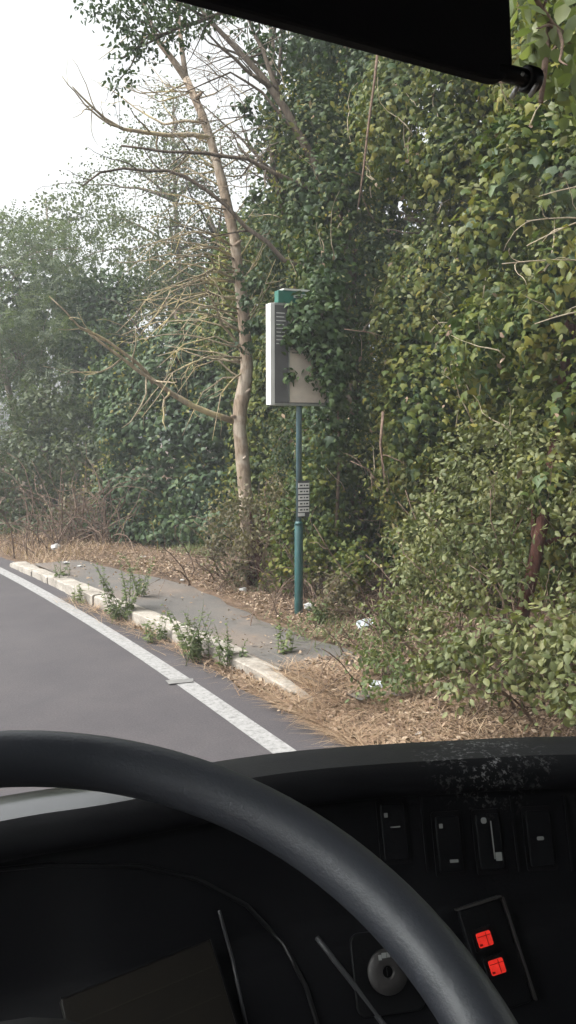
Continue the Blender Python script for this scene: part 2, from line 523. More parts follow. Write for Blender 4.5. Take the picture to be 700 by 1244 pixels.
# pavement behind the kerb
m, t, b, out = new_mat('dusty pavement')
n1 = noise(t, 1.3, 6, 0.6); n2 = noise(t, 60, 4, 0.7)
r1 = ramp(t, [(0.34, (0.145, 0.115, 0.095)), (0.5, (0.105, 0.094, 0.086)), (0.7, (0.080, 0.076, 0.074))])
r2 = ramp(t, [(0.3, (0.75, 0.74, 0.72)), (0.7, (1.2, 1.2, 1.2))])
t.links.new(n1.outputs['Fac'], r1.inputs[0]); t.links.new(n2.outputs['Fac'], r2.inputs[0])
t.links.new(mix(t, 1.0, r1.outputs[0], r2.outputs[0], 'MULTIPLY'), b.inputs['Base Color'])
b.inputs['Roughness'].default_value = 0.9
bump(t, b, n2.outputs['Fac'], 0.4, 0.006)
M['pave'] = m
mb = MB(); rows = []
y = 4.6
while y < 11.7:
    a, c = kerb_x(y) + 0.16, walk_back(y) + 0.08 + 0.05 * math.sin(y * 2.3) + 0.03 * math.sin(y * 7.7)
    c = max(c, a + 0.1)
    rows.append([Vector((a + (c - a) * q / 5, y + (0.08 * math.sin(q * 2.0) if y < 4.7 else 0), 0.112 + 0.004 * math.sin(3 * y + q) - (0.05 if q == 5 else 0))) for q in range(6)])
    y += 0.1
mb.quad_grid(rows)
tag(mb.build('pavement', M['pave']), 'narrow dusty grey pavement behind the stone kerb', None, kind='structure')

# kerb of separate stones
m, t, b, out = new_mat('pale kerb stone')
n1 = noise(t, 5, 6, 0.65); n2 = noise(t, 45, 4, 0.7)
r1 = ramp(t, [(0.28, (0.14, 0.118, 0.098)), (0.48, (0.30, 0.268, 0.232)), (0.72, (0.42, 0.385, 0.34))])
r2 = ramp(t, [(0.3, (0.75, 0.74, 0.73)), (0.65, (1.1, 1.1, 1.1))])
t.links.new(n1.outputs['Fac'], r1.inputs[0]); t.links.new(n2.outputs['Fac'], r2.inputs[0])
t.links.new(mix(t, 1.0, r1.outputs[0], r2.outputs[0], 'MULTIPLY'), b.inputs['Base Color'])
b.inputs['Roughness'].default_value = 0.85
bump(t, b, n2.outputs['Fac'], 0.6, 0.008)
M['stone'] = m
kerb = thing('kerb', (kerb_x(5.2), 5.2, 0), 'row of pale worn stone kerb blocks between road and pavement', 'kerb')
kerb['kind'] = 'structure'
y = 4.95
lens = [1.15, 1.02, 0.9, 1.0, 0.85, 0.7, 0.62, 0.5, 0.42]
for i, L in enumerate(lens):
    y0, y1 = y, y + L
    y = y1 + random.uniform(0.012, 0.03)
    mb = MB(); rows = []
    lift = random.uniform(-0.012, 0.014); yw = random.uniform(-0.012, 0.012); side = random.uniform(-0.012, 0.012)
    ns = 7
    for k in range(ns + 1):
        yy = y0 + L * k / ns
        cx = kerb_x(yy) + side + yw * (k / ns - 0.5)
        ch = 0.007 + random.uniform(0, 0.006) + (0.006 if k in (0, ns) else 0)
        top = 0.120 + lift + random.uniform(-0.003, 0.003) - (0.004 if k in (0, ns) else 0)
        if i == 0: top -= 0.07 * (1 - k / ns) ** 1.5
        if i >= 6: top -= 0.02 * (i - 5) * random.uniform(0.6, 1.1)
        e = random.uniform(-0.006, 0.006)
        rows.append([Vector((cx + e, yy, -0.06)), Vector((cx + e, yy, top - ch)), Vector((cx + ch + e, yy, top)),
                     Vector((cx + 0.09, yy, top + 0.003)), Vector((cx + 0.19, yy, top)), Vector((cx + 0.205, yy, top - ch)), Vector((cx + 0.205, yy, -0.06))])
    bi = mb.quad_grid(rows)
    mb.f.append(tuple(range(bi, bi + 7))[::-1]); mb.f.append(tuple(range(bi + ns * 7, bi + ns * 7 + 7)))
    mb.build('kerb_stone', M['stone'], kerb, smooth=False)

# ------------------------------------------------------------------ ground cover
def scatter(n, region, tmpl, size, name, mat, label, up=1.0, jit=0.5, lift=0.012, reject=None):
    P = []
    while len(P) < n:
        x, y = region()
        if reject and reject(x, y): continue
        P.append((x, y, 0))
    P = np.array(P)
    P[:, 2] = [surf_h(p[0], p[1]) for p in P]
    P[:, 2] += lift + RNG.random(n) * 0.02
    nr = unit(np.array([0, 0, up]) + jit * RNG.normal(size=(n, 3)))
    tp = unit(RNG.normal(size=(n, 3)) * np.array([1, 1, 0.25]))
    sz = RNG.uniform(size[0], size[1], n)
    o = leaf_mesh(name, P, nr, tp, sz, tmpl, mat)
    return tag(o, label, None, kind='stuff')
def surf_h(x, y):
    h = ground_h(x, y)
    if 4.95 < y < 11.6 and kerb_x(y) + 0.16 < x < walk_back(y) + 0.05: h = max(h, 0.114)
    if x < rj(y): h = max(h, 0.001)
    return h
def on_kerb(x, y):
    return 4.98 < y < 11.9 and kerb_x(y) - 0.01 < x < kerb_x(y) + 0.21
def reg_litter():
    y = random.uniform(2.2, 15.5)
    u = random.random()
    if u < 0.62: x = walk_back(y) + 0.02 + abs(random.gauss(0, 0.75))
    elif u < 0.78 and y < 11.5: x = random.uniform(kerb_x(y), walk_back(y) + 0.1) if random.random() < 0.22 else kerb_x(y) - abs(random.gauss(0, 0.12)) - 0.02
    else:
        y = random.uniform(2.4, 5.6); x = line_x(y) + 0.42 + abs(random.gauss(0.5, 0.5))
    return x, y
LEAFC_V = np.array([(0, 0, 0), (-0.26, 0.35, 0.10), (-0.2, 0.7, 0.12), (0, 1, 0.05), (0.2, 0.7, 0.12), (0.26, 0.35, 0.10)], float)
LEAFC_F = np.array([(0, 5, 1), (1, 5, 4), (1, 4, 2), (2, 4, 3)])
scatter(28000, reg_litter, (LEAFC_V, LEAFC_F), (0.015, 0.05), 'dead_leaves', M['dead_leaf'],
        'carpet of curled brown dead leaves along the verge', reject=lambda x, y: on_kerb(x, y) or x < rj(y) - 0.05 or hash2(x * 4.3, y * 3.7) + random.random() < 0.15)

def blades(n, region, length, width, name, mat, label, lie=0.75):
    V = []; Fq = []
    for i in range(n):
        x, y = region()
        z = surf_h(x, y)
        L = random.uniform(*length); a = random.uniform(0, 2 * math.pi)
        el_ = random.uniform(0.05, 1.2) * (1 - lie) + random.uniform(0, 0.35) * lie
        d = Vector((math.cos(a) * math.cos(el_), math.sin(a) * math.cos(el_), math.sin(el_)))
        sd = Vector((-math.sin(a), math.cos(a), 0)) * random.uniform(*width)
        p = Vector((x, y, z)); b0 = len(V)
        for k in range(4):
            f = k / 3; c = p + d * L * f + Vector((0, 0, 0.008 - 0.25 * L * f * f * (math.sin(el_) + 0.1)))
            c.z = max(c.z, z + 0.004)
            s_ = sd * (1 - 0.8 * f)
            V += [tuple(c - s_), tuple(c + s_)]
        for k in range(3): Fq.append((b0 + 2 * k, b0 + 2 * k + 1, b0 + 2 * k + 3, b0 + 2 * k + 2))
    return tag(np_mesh(name, np.array(V), np.array(Fq), mat), label, None, kind='stuff')
def reg_straw():
    u = random.random()
    if u < 0.12:
        y = random.uniform(4.6, 5.6); x = kerb_x(y) + random.uniform(-0.15, 0.35)
    elif u < 0.72:
        y = random.uniform(2.8, 5.15); x = max(line_x(y) + 0.42, random.gauss(3.1, 0.38))
    elif u < 0.82:
        y = random.uniform(5.0, 9.5); x = kerb_x(y) - 0.02 - abs(random.gauss(0, 0.09))
    else:
        y = random.uniform(6.0, 13.5); x = walk_back(y) + abs(random.gauss(0.15, 0.5))
    return x, y
blades(9500, reg_straw, (0.10, 0.34), (0.0015, 0.0035), 'dry_grass', M['straw'], 'flattened straw coloured dry grass beside the road')
def reg_far_grass():
    y = random.uniform(11.6, 16.5); x = line_x(y) + 0.45 + abs(random.gauss(0, 0.9)); return x, y
blades(2600, reg_far_grass, (0.1, 0.4), (0.002, 0.005), 'tall_dry_grass', M['straw'], 'tall dry grass where the pavement ends', lie=0.15)
def reg_green():
    c = random.choice([(250, 672), (225, 668), (330, 715), (395, 770), (350, 705), (280, 668), (470, 790)])
    p = gr(c[0], c[1], 0.12); return p.x + random.gauss(0, 0.22), p.y + random.gauss(0, 0.3)
blades(1500, reg_green, (0.08, 0.28), (0.003, 0.007), 'green_grass', M['weed'], 'short green grass tufts at the foot of the trees', lie=0.1)

# ================================================================== TREES
FACE = Vector((-0.85, -0.5, 0.15)).normalized()

def split_near(P, N, T, Z, D, count, near_max):
    """indices of the leaves that show largest (outer, in frame, nearest)"""
    dist = np.linalg.norm(P - np.array(CAM), axis=1)
    x, y, z = project(P)
    ok = in_frame(P) & (D < 0.06)
    score = np.where(ok, Z / dist, 0)
    idx = np.argsort(-score)[:count]
    idx = idx[score[idx] > 0]
    mask = np.zeros(len(P), bool); mask[idx] = True
    return mask

def ivy_tree(base, height, lobes, n, size, label, mat='ivy', trunk_mat='bark_dark', pale=40, near=0, limbs=None, tr=0.16, tmpl=(IVY_V, IVY_F), lean=(0, 0), key='ivy_leaf', depth=0.14, young=(0.028, 0.05)):
    base = Vector((base[0], base[1], ground_h(base[0], base[1]) - 0.05))
    root = thing('ivy_tree', base, label, 'tree', 'trees along the verge')
    mb = MB()
    pts = [base + Vector((lean[0] * f + 0.08 * math.sin(4 * f), lean[1] * f, height * f)) for f in np.linspace(0, 1, 9)]
    twiggy(mb, pts, tr, tr * 0.25, 9, 7, 1.3, 2, 0.7, 0.05)
    mb.build('trunk', M[trunk_mat], root)
    P, N, T, D = sample_lobes(lobes, n, depth, face=FACE)
    Z = RNG.uniform(size[0], size[1], n) * np.where(RNG.random(n) < 0.3, 0.7, 1.0)
    mask = split_near(P, N, T, Z, D, near, 9) if near else np.zeros(n, bool)
    if near: leaf_objects(P[mask], N[mask], T[mask], Z[mask], key + mat, tmpl, M[mat], root)
    k = ~mask
    tag(leaf_mesh('crown', P[k], N[k], T[k], Z[k], tmpl, M[mat], root), kind='stuff')
    # deep foliage; its darker leaf colour paints shade into the crevices
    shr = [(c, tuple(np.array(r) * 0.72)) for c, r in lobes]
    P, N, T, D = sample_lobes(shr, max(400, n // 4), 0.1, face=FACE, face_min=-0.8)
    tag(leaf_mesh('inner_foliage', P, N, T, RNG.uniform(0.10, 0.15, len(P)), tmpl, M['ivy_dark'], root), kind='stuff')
    if near:
        q_ = n // 9
        c, cn, ct, cd = sample_lobes(lobes, q_ // 30, 0.02, face=FACE, face_min=-0.1)
        PP = (c[:, None, :] + RNG.normal(size=(len(c), 30, 3)) * np.array([0.16, 0.16, 0.22])).reshape(-1, 3)
        tag(leaf_mesh('climber_leaves', PP, np.repeat(cn, 30, 0) + 0.7 * RNG.normal(size=PP.shape), RNG.normal(size=PP.shape) + np.array([0, 0, -0.6]), RNG.uniform(0.03, 0.085, len(PP)), (OVAL_V, OVAL_F), M['bramble'], root), kind='stuff')
        c, cn, ct, cd = sample_lobes(lobes, 420, 0.03, face=FACE, face_min=-0.1)
        tag(leaf_mesh('dry_leaves', c, cn + 0.6 * RNG.normal(size=c.shape), ct, RNG.uniform(0.03, 0.08, len(c)), (LEAFC_V, LEAFC_F), M['dead_leaf'], root), kind='stuff')
        mb = MB()
        for p_, n_ in list(zip(c, cn))[:70]:
            mb.tube(wander(Vector(p_), Vector((random.gauss(0, .4), random.gauss(0, .4), 1)), random.uniform(0.2, 0.7), 6, 0.25), [0.006, 0.006, 0.005, 0.004, 0.003, 0.002, 0.002], 4)
        tag(mb.build('vine_twigs', M['twig_pale'], root), kind='stuff')
    if pale:
        c, cn, ct, cd = sample_lobes(lobes, pale, 0.01, face=FACE, face_min=0.0)
        PP = (c[:, None, :] + RNG.normal(size=(pale, 16, 3)) * np.array([0.09, 0.09, 0.13])).reshape(-1, 3)
        NN = np.repeat(cn, 16, 0) + 0.6 * RNG.normal(size=PP.shape)
        TT = unit(RNG.normal(size=PP.shape) + np.array([0, 0, 0.3]))
        tag(leaf_mesh('young_leaves', PP, NN, TT, RNG.uniform(young[0], young[1], len(PP)), (OVAL_V, OVAL_F), M['ivy_young'], root), kind='stuff')
    return root

def column_lobes(cx, cy, z0, z1, rx, n, rmin=0.35, rmax=0.75, squash=1.2, shape=None):
    L = []
    for k in range(n):
        f = (k + random.random()) / n
        z = z0 + (z1 - z0) * f
        s = shape(f) if shape else 1.0
        a = random.uniform(0, 2 * math.pi)
        if random.random() < 0.7: a = math.atan2(FACE.y, FACE.x) + random.gauss(0, 0.9)
        rr = rx * s * random.uniform(0.3, 1.0)
        r = random.uniform(rmin, rmax)
        L.append(((cx + math.cos(a) * rr, cy + math.sin(a) * rr, z), (r, r, r * squash * random.uniform(0.8, 1.3))))
    # body
    for f in np.linspace(0, 1, 7):
        s = shape(f) if shape else 1.0
        L.append(((cx, cy, z0 + (z1 - z0) * f), (rx * s * 0.85, rx * s * 0.85, (z1 - z0) / 8)))
    return L

# hedge of ivy clad trees from far (behind the bus stop) to near
wall = lambda f: 0.9 + 0.15 * math.sin(f * 9)
A = column_lobes(6.15, 8.9, 0.5, 8.2, 0.95, 30, 0.35, 0.65, shape=lambda f: 1.0 - 0.35 * f + 0.1 * math.sin(9 * f))
A += [((4.72, 7.55, 3.55), (0.42, 0.4, 0.6)), ((4.9, 7.7, 2.9), (0.5, 0.5, 0.6)), ((4.95, 7.8, 2.0), (0.45, 0.5, 0.6)), ((5.0, 8.0, 4.4), (0.6, 0.6, 0.7)), ((5.0, 8.0, 1.2), (0.45, 0.5, 0.6)), ((5.1, 8.4, 5.2), (0.6, 0.6, 0.7)), ((5.4, 9.3, 3.2), (0.5, 0.5, 0.6)), ((5.3, 9.4, 4.3), (0.5, 0.5, 0.7)), ((5.55, 7.85, 4.6), (0.5, 0.5, 0.8)), ((5.5, 7.8, 5.7), (0.5, 0.5, 0.8)), ((5.55, 7.8, 6.8), (0.5, 0.5, 0.8)), ((5.6, 7.8, 7.9), (0.5, 0.5, 0.8)), ((5.35, 7.6, 3.6), (0.4, 0.4, 0.7))]
ivy_tree((6.0, 9.2), 8.3, A, 30000, (0.04, 0.078), 'dark ivy smothered tree standing just behind the bus stop sign', 'ivy_mid', pale=260, near=60)
Bl = column_lobes(5.95, 6.6, 0.6, 9.2, 1.05, 46, 0.3, 0.65, shape=wall)
ivy_tree((6.1, 6.7), 8.8, Bl, 36000, (0.038, 0.092), 'tall ivy clad tree right of the bus stop sign, dotted with yellowish tips', 'ivy', pale=330, near=140)
bt = [o for o in bpy.data.objects if o.get('label', '').startswith('tall ivy clad')][0]
for pl_, r_ in (([(458, 55), (455, 100), (449, 150), (443, 205), (438, 250)], 0.018), ([(466, 500), (464, 540), (466, 580)], 0.02), ([(420, 400), (450, 404), (475, 412)], 0.006), ([(425, 560), (448, 570), (465, 590)], 0.006)):
    mb = MB(); twiggy(mb, [at(px, py, 7.05) + Vector((random.gauss(0, .01), 0, 0)) for px, py in pl_], r_ * .7, r_ * 0.45, 7, 3, 0.3, 1); mb.build('vine_stem', M['twig'], bt)
Cl = column_lobes(5.9, 4.7, 1.2, 9.0, 1.1, 46, 0.3, 0.65, shape=wall)
Cl += [(tuple(at(px, py, z)), (r, r, r * 1.2)) for px, py, z, r in ((690, 330, 5.7, .3), (705, 240, 5.7, .35), (655, 400, 5.8, .28), (725, 420, 5.6, .25), (640, 200, 5.9, .35), (695, 490, 5.6, .16), (670, 585, 5.6, .16), (600, 280, 6.0, .3), (590, 420, 6.2, .3))]
ivy_tree((6.1, 4.7), 8.6, Cl, 36000, (0.040, 0.096), 'ivy clad tree at the right edge, behind the pale bramble bush', 'ivy', pale=300, near=140)
Dl = column_lobes(6.3, 2.6, 0.6, 8.5, 1.1, 26, 0.4, 0.75, shape=wall)
ivy_tree((6.3, 2.6), 8.0, Dl, 9000, (0.06, 0.1), 'ivy clad tree beyond the right end of the view', 'ivy', pale=40)

# red brown leaning trunk near the right edge
tp = [gr(628, 800, 0.1)] + [at(px, py, z) for px, py, z in ((634, 750, 5.7), (648, 690, 5.75), (662, 620, 5.8), (676, 530, 5.9), (688, 440, 6.0), (698, 350, 6.1), (712, 250, 6.2), (730, 120, 6.3), (745, 0, 6.4))]
root = thing('red_barked_tree', tp[0], 'slender reddish brown leaning trunk showing through the leaves at the right edge', 'tree')
mb = MB(); twiggy(mb, tp, 0.048, 0.04, 9, 5, 0.8, 1, 0.8)
mb.build('trunk', M['bark_red'], root)
LL = [(tuple(at(px, py, 5.7)), (r, r, r)) for px, py, r in ((745, 60, 0.45), (700, -60, 0.5), (770, 180, 0.4), (730, -10, 0.4))]
P, N, T, D = sample_lobes(LL, 2200, 0.2)
tag(leaf_mesh('crown', P, N, T, RNG.uniform(0.06, 0.09, len(P)), (IVY_V, IVY_F), M['ivy'], root), kind='stuff')

# bramble bush, lower right
def bush(base, lobes, n, size, mat, label, near=0, stems=30, stem_mat='twig', tmpl=(OVAL_V, OVAL_F), name='bramble_bush', slen=1.2, key='oval_leaf', cat='bush', depth=0.16):
    base = Vector((base[0], base[1], ground_h(base[0], base[1])))
    root = thing(name, base, label, cat, 'bushes along the verge')
    mb = MB()
    for k in range(stems):
        p = base + Vector((random.gauss(0, 0.35), random.gauss(0, 0.35), -0.03)); p.z = ground_h(p.x, p.y) - 0.03
        a = random.uniform(0, 6.28)
        pts = wander(p, (math.cos(a) * 0.6, math.sin(a) * 0.6, 1), slen * random.uniform(0.6, 1.3), 8, 0.2, -0.08)
        twiggy(mb, pts, random.uniform(0.005, 0.011), 0.003, 5, 3, 0.4, 1, 0.7)
    mb.build('stems', M[stem_mat], root)
    P, N, T, D = sample_lobes(lobes, n, depth, jit=0.85)
    T = unit(T + 0.7 * RNG.normal(size=T.shape))
    P = P + 0.05 * RNG.normal(size=P.shape)
    Z = RNG.uniform(size[0], size[1], n)
    mask = split_near(P, N, T, Z, D, near, 9) if near else np.zeros(n, bool)
    if near: leaf_objects(P[mask], N[mask], T[mask], Z[mask], key + mat, tmpl, M[mat], root)
    k = ~mask
    tag(leaf_mesh('foliage', P[k], N[k], T[k], Z[k], tmpl, M[mat], root), kind='stuff')
    return root
def lob(*a):
    return [(tuple(at(px, py, z)), (r, r, r * q)) for px, py, z, r, q in a]
bl = lob((545, 660, 6.0, .30, 1.0), (600, 600, 6.0, .32, 1.0), (655, 575, 5.7, .26, 1.1), (505, 700, 6.2, .24, 1.0), (565, 725, 5.8, .26, .8), (600, 660, 5.8, .25, .9),
         (700, 610, 5.5, .28, 1.1), (560, 580, 6.3, .28, 1.0), (520, 760, 6.0, .2, .9), (705, 730, 5.2, .22, .8), (640, 530, 6.0, .24, 1.1), (482, 745, 6.4, .18, 1.0), (735, 660, 5.3, .3, 1.0),
         (530, 620, 6.3, .22, 1.0), (620, 700, 5.6, .18, .8), (580, 530, 6.4, .2, 1.0), (680, 540, 5.9, .2, 1.0), (545, 790, 5.7, .16, .7), (500, 650, 6.5, .18, 1.0))
bush((4.75, 4.75), bl, 8500, (0.025, 0.058), 'bramble', 'large pale grey green bramble bush filling the lower right, in front of the ivy', near=160, stems=46, slen=1.5)
bl = lob((660, 800, 4.9, .25, .8), (690, 780, 4.8, .3, .8), (620, 770, 5.2, .22, .8), (725, 810, 4.6, .3, .8), (640, 830, 4.9, .16, .7), (570, 790, 5.3, .2, .7), (600, 825, 4.9, .13, .7), (680, 850, 4.6, .16, .6), (560, 835, 5.0, .1, .6), (720, 850, 4.4, .2, .7), (530, 810, 5.4, .12, .7))
bush((4.35, 3.7), bl, 2300, (0.035, 0.075), 'bramble', 'low spreading bramble with big soft leaves on the litter at lower right', near=90, stems=44, slen=0.9)
bl = lob((455, 800, 6.2, .18, 1.2), (470, 760, 6.4, .2, 1.2), (450, 840, 5.7, .13, 1.0), (490, 820, 5.8, .18, 1.0))
bush((3.95, 5.2), bl, 800, (0.03, 0.055), 'weed', 'thin green shrub at the near end of the pavement', near=20, stems=20, slen=0.7, name='verge_shrub')
bl = lob((395, 745, 8.0, .13, 1.1), (405, 765, 7.9, .12, 1.0), (410, 720, 8.2, .2, 1.3), (425, 740, 8.1, .18, 1.2))
bush((4.35, 6.9), bl, 800, (0.03, 0.055), 'grey_leaf', 'small dusty shrub right of the sign post foot', stems=24, slen=0.6, name='verge_shrub')
bl = lob((285, 640, 9.7, .26, 1.1), (265, 670, 9.6, .22, 1.2), (310, 620, 9.8, .25, 1.0), (330, 640, 9.7, .25, 1.2), (290, 690, 9.5, .2, 1.0), (275, 625, 9.9, .2, 1.0), (338, 600, 9.9, .22, 1.1), (335, 680, 9.4, .16, 1.1), (295, 612, 9.6, .2, 1.0), (300, 660, 9.3, .2, 1.1), (262, 650, 9.6, .2, 1.1))
bush((4.45, 8.95), bl, 2500, (0.03, 0.06), 'grey_leaf', 'dusty shrub wrapped around the foot of the dead tree', stems=50, slen=1.1, name='verge_shrub')
bl = lob((350, 640, 9.2, .25, 1.4), (345, 690, 9.0, .2, 1.2), (390, 660, 8.9, .3, 1.3), (385, 600, 9.1, .3, 1.3), (430, 690, 8.4, .25, 1.2))
bush((4.75, 7.9), bl, 2600, (0.04, 0.07), 'ivy', 'leafy green shrub between the sign post and the dead tree', stems=24, slen=1.0, name='verge_shrub', tmpl=(IVY_V, IVY_F), key='ivy_leaf')

# overhanging spray, top right
root = thing('overhanging_bough', at(820, 150, 5.4), 'leafy bough with big yellow green leaves hanging into the top right corner', 'branch')
mb = MB()
st = [at(820, 150, 5.4), at(760, 90, 4.6), at(705, 60, 3.9), at(670, 30, 3.5), at(640, -20, 3.3)]
twiggy(mb, st, 0.03, 0.008, 7, 5, 0.4, 1, 0.6)
mb.tube([at(667, 30, 3.5), at(662, 80, 3.5), at(657, 125, 3.52)], [0.012, 0.014, 0.011], 6)
mb.build('bough', M['twig'], root)
LL = [(tuple(at(px, py, z)), (r, r, r)) for px, py, z, r in ((665, 30, 3.5, .13), (690, 70, 3.6, .13), (640, 60, 3.4, .07), (700, 10, 3.6, .2), (640, 0, 3.4, .12), (725, 90, 3.8, .2), (680, 105, 3.6, .06))]
P, N, T, D = sample_lobes(LL, 190, 0.03, jit=0.6)
leaf_objects(P, N, T, RNG.uniform(0.07, 0.11, len(P)), 'bough_leaf', (OVAL_V * np.array([1.25, 1, 1]), OVAL_F), M['weed'], root)
# pale twig sprays, right edge
root = thing('twig_spray', at(790, 330, 5.4), 'spray of pale bare twigs and yellowing leaves poking out at the right edge', 'branch')
mb = MB()
for a_, b_ in (((790, 330), (610, 322)), ((790, 250), (640, 300)), ((780, 280), (640, 270)), ((770, 380), (650, 395)), ((780, 230), (655, 240))):
    p, q = at(a_[0], a_[1], 5.4), at(b_[0], b_[1], 4.9)
    pts = [p.lerp(q, f) + Vector((0, 0, 0.05 * math.sin(3 * f))) for f in np.linspace(0, 1, 7)]
    twiggy(mb, pts, 0.008, 0.003, 5, 3, 0.3, 1, 0.5)
mb.build('twigs', M['twig_pale'], root)
LL = [(tuple(at(px, py, 5.0)), (r, r, r * .7)) for px, py, r in ((665, 315, .1), (690, 320, .12), (700, 290, .1), (640, 318, .07), (710, 340, .14))]
P, N, T, D = sample_lobes(LL, 60, 0.03, jit=0.6)
leaf_objects(P, N, T, RNG.uniform(0.06, 0.09, len(P)), 'yellow_leaf', (OVAL_V, OVAL_F), M['ivy_young'], root)

# ------------------------------------------------------------------ dead tree
base = gr(306, 702, 0.12)
root = thing('dead_tree', base, 'tall bare dead tree with pale tan trunk and broken branches', 'tree')
ZT = 10.1
tpix = [(306, 702), (302, 650), (298, 600), (294, 550), (291, 520), (292, 495), (297, 470), (300, 445), (298, 410), (295, 370), (289, 325), (285, 290), (270, 222), (256, 170), (246, 140), (226, 95)]
trk = [base - Vector((0, 0, 0.05))] + [at(px, py, ZT) for px, py in tpix[1:]]
rr = np.interp(np.linspace(0, 1, len(trk)), [0, 0.2, 0.3, 0.45, 0.7, 1], [0.10, 0.082, 0.078, 0.08, 0.066, 0.044])
rr[5] *= 1.22; rr[6] *= 1.08
rr = rr * (1 + 0.06 * np.sin(np.arange(len(rr)) * 2.3))
mb = MB(); mb.tube(trk, list(rr), 12)
mb.tube([trk[-1], at(208, 70, ZT), at(192, 50, ZT - .1), at(178, 15, ZT - .2), at(165, -30, ZT - .3)], [0.047, 0.038, 0.034, 0.028, 0.02], 9)
mb.tube([trk[-1], at(221, 60, ZT), at(217, 20, ZT + .1), at(213, -40, ZT + .2)], [0.036, 0.03, 0.026, 0.018], 9)
for k, (px, py, dx, dy) in enumerate(((290, 508, -9, -3), (293, 560, 6, -5), (296, 480, 8, -7), (284, 300, 9, -8), (262, 195, 8, -10), (250, 150, -9, -6), (298, 430, -7, -6), (276, 245, -8, -4), (238, 120, 8, -8))):
    p, q = at(px, py, ZT - 0.03), at(px + dx, py + dy, ZT - 0.1)
    mb.tube([p, p.lerp(q, .6), q], [0.03, 0.022, 0.015], 7)
mb.build('trunk', M['bark_pale'], root)
mb = MB()
def limb(pix, z0, z1, r0, r1, kids=3, klen=0.5, lv=1, n=7, grav=-0.03):
    pts = []
    for i in range(len(pix) - 1):
        for f in (0, 0.5):
            p = (pix[i][0] * (1 - f) + pix[i + 1][0] * f, pix[i][1] * (1 - f) + pix[i + 1][1] * f)
            u = (i + f) / (len(pix) - 1)
            pts.append(at(p[0] + random.uniform(-2.2, 2.2), p[1] + random.uniform(-2.2, 2.2), z0 + (z1 - z0) * u))
    pts.append(at(*pix[-1], z1))
    twiggy(mb, pts, r0, r1, n, kids, klen, lv, 0.7, grav)
limb([(284, 512), (232, 492), (188, 465), (150, 437), (108, 405)], ZT, 9.2, 0.042, 0.012, 5, 0.7)
limb([(188, 465), (165, 440), (132, 415), (95, 395), (60, 360)], 9.7, 8.9, 0.026, 0.006, 4, 0.6)
limb([(150, 437), (120, 452), (85, 452)], 9.4, 9.1, 0.012, 0.004, 3, 0.5)
limb([(262, 168), (205, 163), (148, 158), (112, 128), (88, 105)], ZT, 9.4, 0.034, 0.007, 6, 0.6)
limb([(148, 158), (118, 140), (90, 112), (75, 92)], 9.7, 9.3, 0.016, 0.004, 3, 0.4)
limb([(248, 147), (200, 150), (165, 130), (120, 100)], ZT, 10.6, 0.02, 0.004, 5, 0.5)
for k in range(16):
    y0 = random.uniform(40, 260); x0 = np.interp(y0, [40, 95, 170, 260], [190, 226, 256, 280]); sg = random.choice((-1, -1, 1)); L = random.uniform(50, 110)
    limb([(x0, y0), (x0 + sg * L * .5, y0 - random.uniform(-20, 30)), (x0 + sg * L, y0 - random.uniform(-30, 60))], ZT, ZT + random.uniform(-.5, .5), 0.012, 0.003, 5, 0.45, 1, 5, 0.0)
limb([(246, 110), (225, 112), (170, 112), (150, 105)], ZT, 9.9, 0.014, 0.004, 4, 0.4)
limb([(290, 340), (262, 325), (230, 340), (195, 352)], ZT, 9.4, 0.02, 0.004, 5, 0.5)
limb([(298, 430), (270, 395), (262, 370), (245, 340), (205, 322)], ZT, 9.5, 0.02, 0.004, 6, 0.55)
limb([(300, 450), (285, 460), (268, 480), (258, 535)], ZT, 9.7, 0.014, 0.004, 4, 0.4)
for k in range(36):
    y0 = random.uniform(240, 470); x0 = np.interp(y0, [222, 325, 445, 495], [270, 289, 300, 292])
    L = random.uniform(60, 150); dr = random.uniform(-70, 60)
    limb([(x0, y0), (x0 - L * 0.35, y0 + dr * 0.2 - 12), (x0 - L * 0.7, y0 + dr * 0.45 - 8), (x0 - L, y0 + dr + 15)], ZT, ZT - random.uniform(-0.4, 1.2), 0.013, 0.004, 4, 0.45, 1, 5, -0.06)
for k in range(10):
    y0 = random.uniform(260, 440); x0 = np.interp(y0, [222, 325, 445], [270, 289, 300])
    limb([(x0, y0), (x0 + 20, y0 - 30), (x0 + 40, y0 - random.uniform(30, 80))], ZT, ZT - 0.3, 0.010, 0.003, 3, 0.3, 1, 5)
mb.build('branches', M['bark_branch'], root)
# red brown climber stem at its foot
mb = MB()
for k in range(9):
    p = base + Vector((-0.16 + random.gauss(0, 0.06), -0.42 + random.gauss(0, 0.06), 0))
    pts = wander(p, (0, 0, 1), random.uniform(0.5, 0.95), 7, 0.08)
    mb.tube(pts, [0.03, 0.03, 0.028, 0.026, 0.024, 0.02, 0.016, 0.01], 6)
mb.build('climber_stems', M['bark_red'], root)

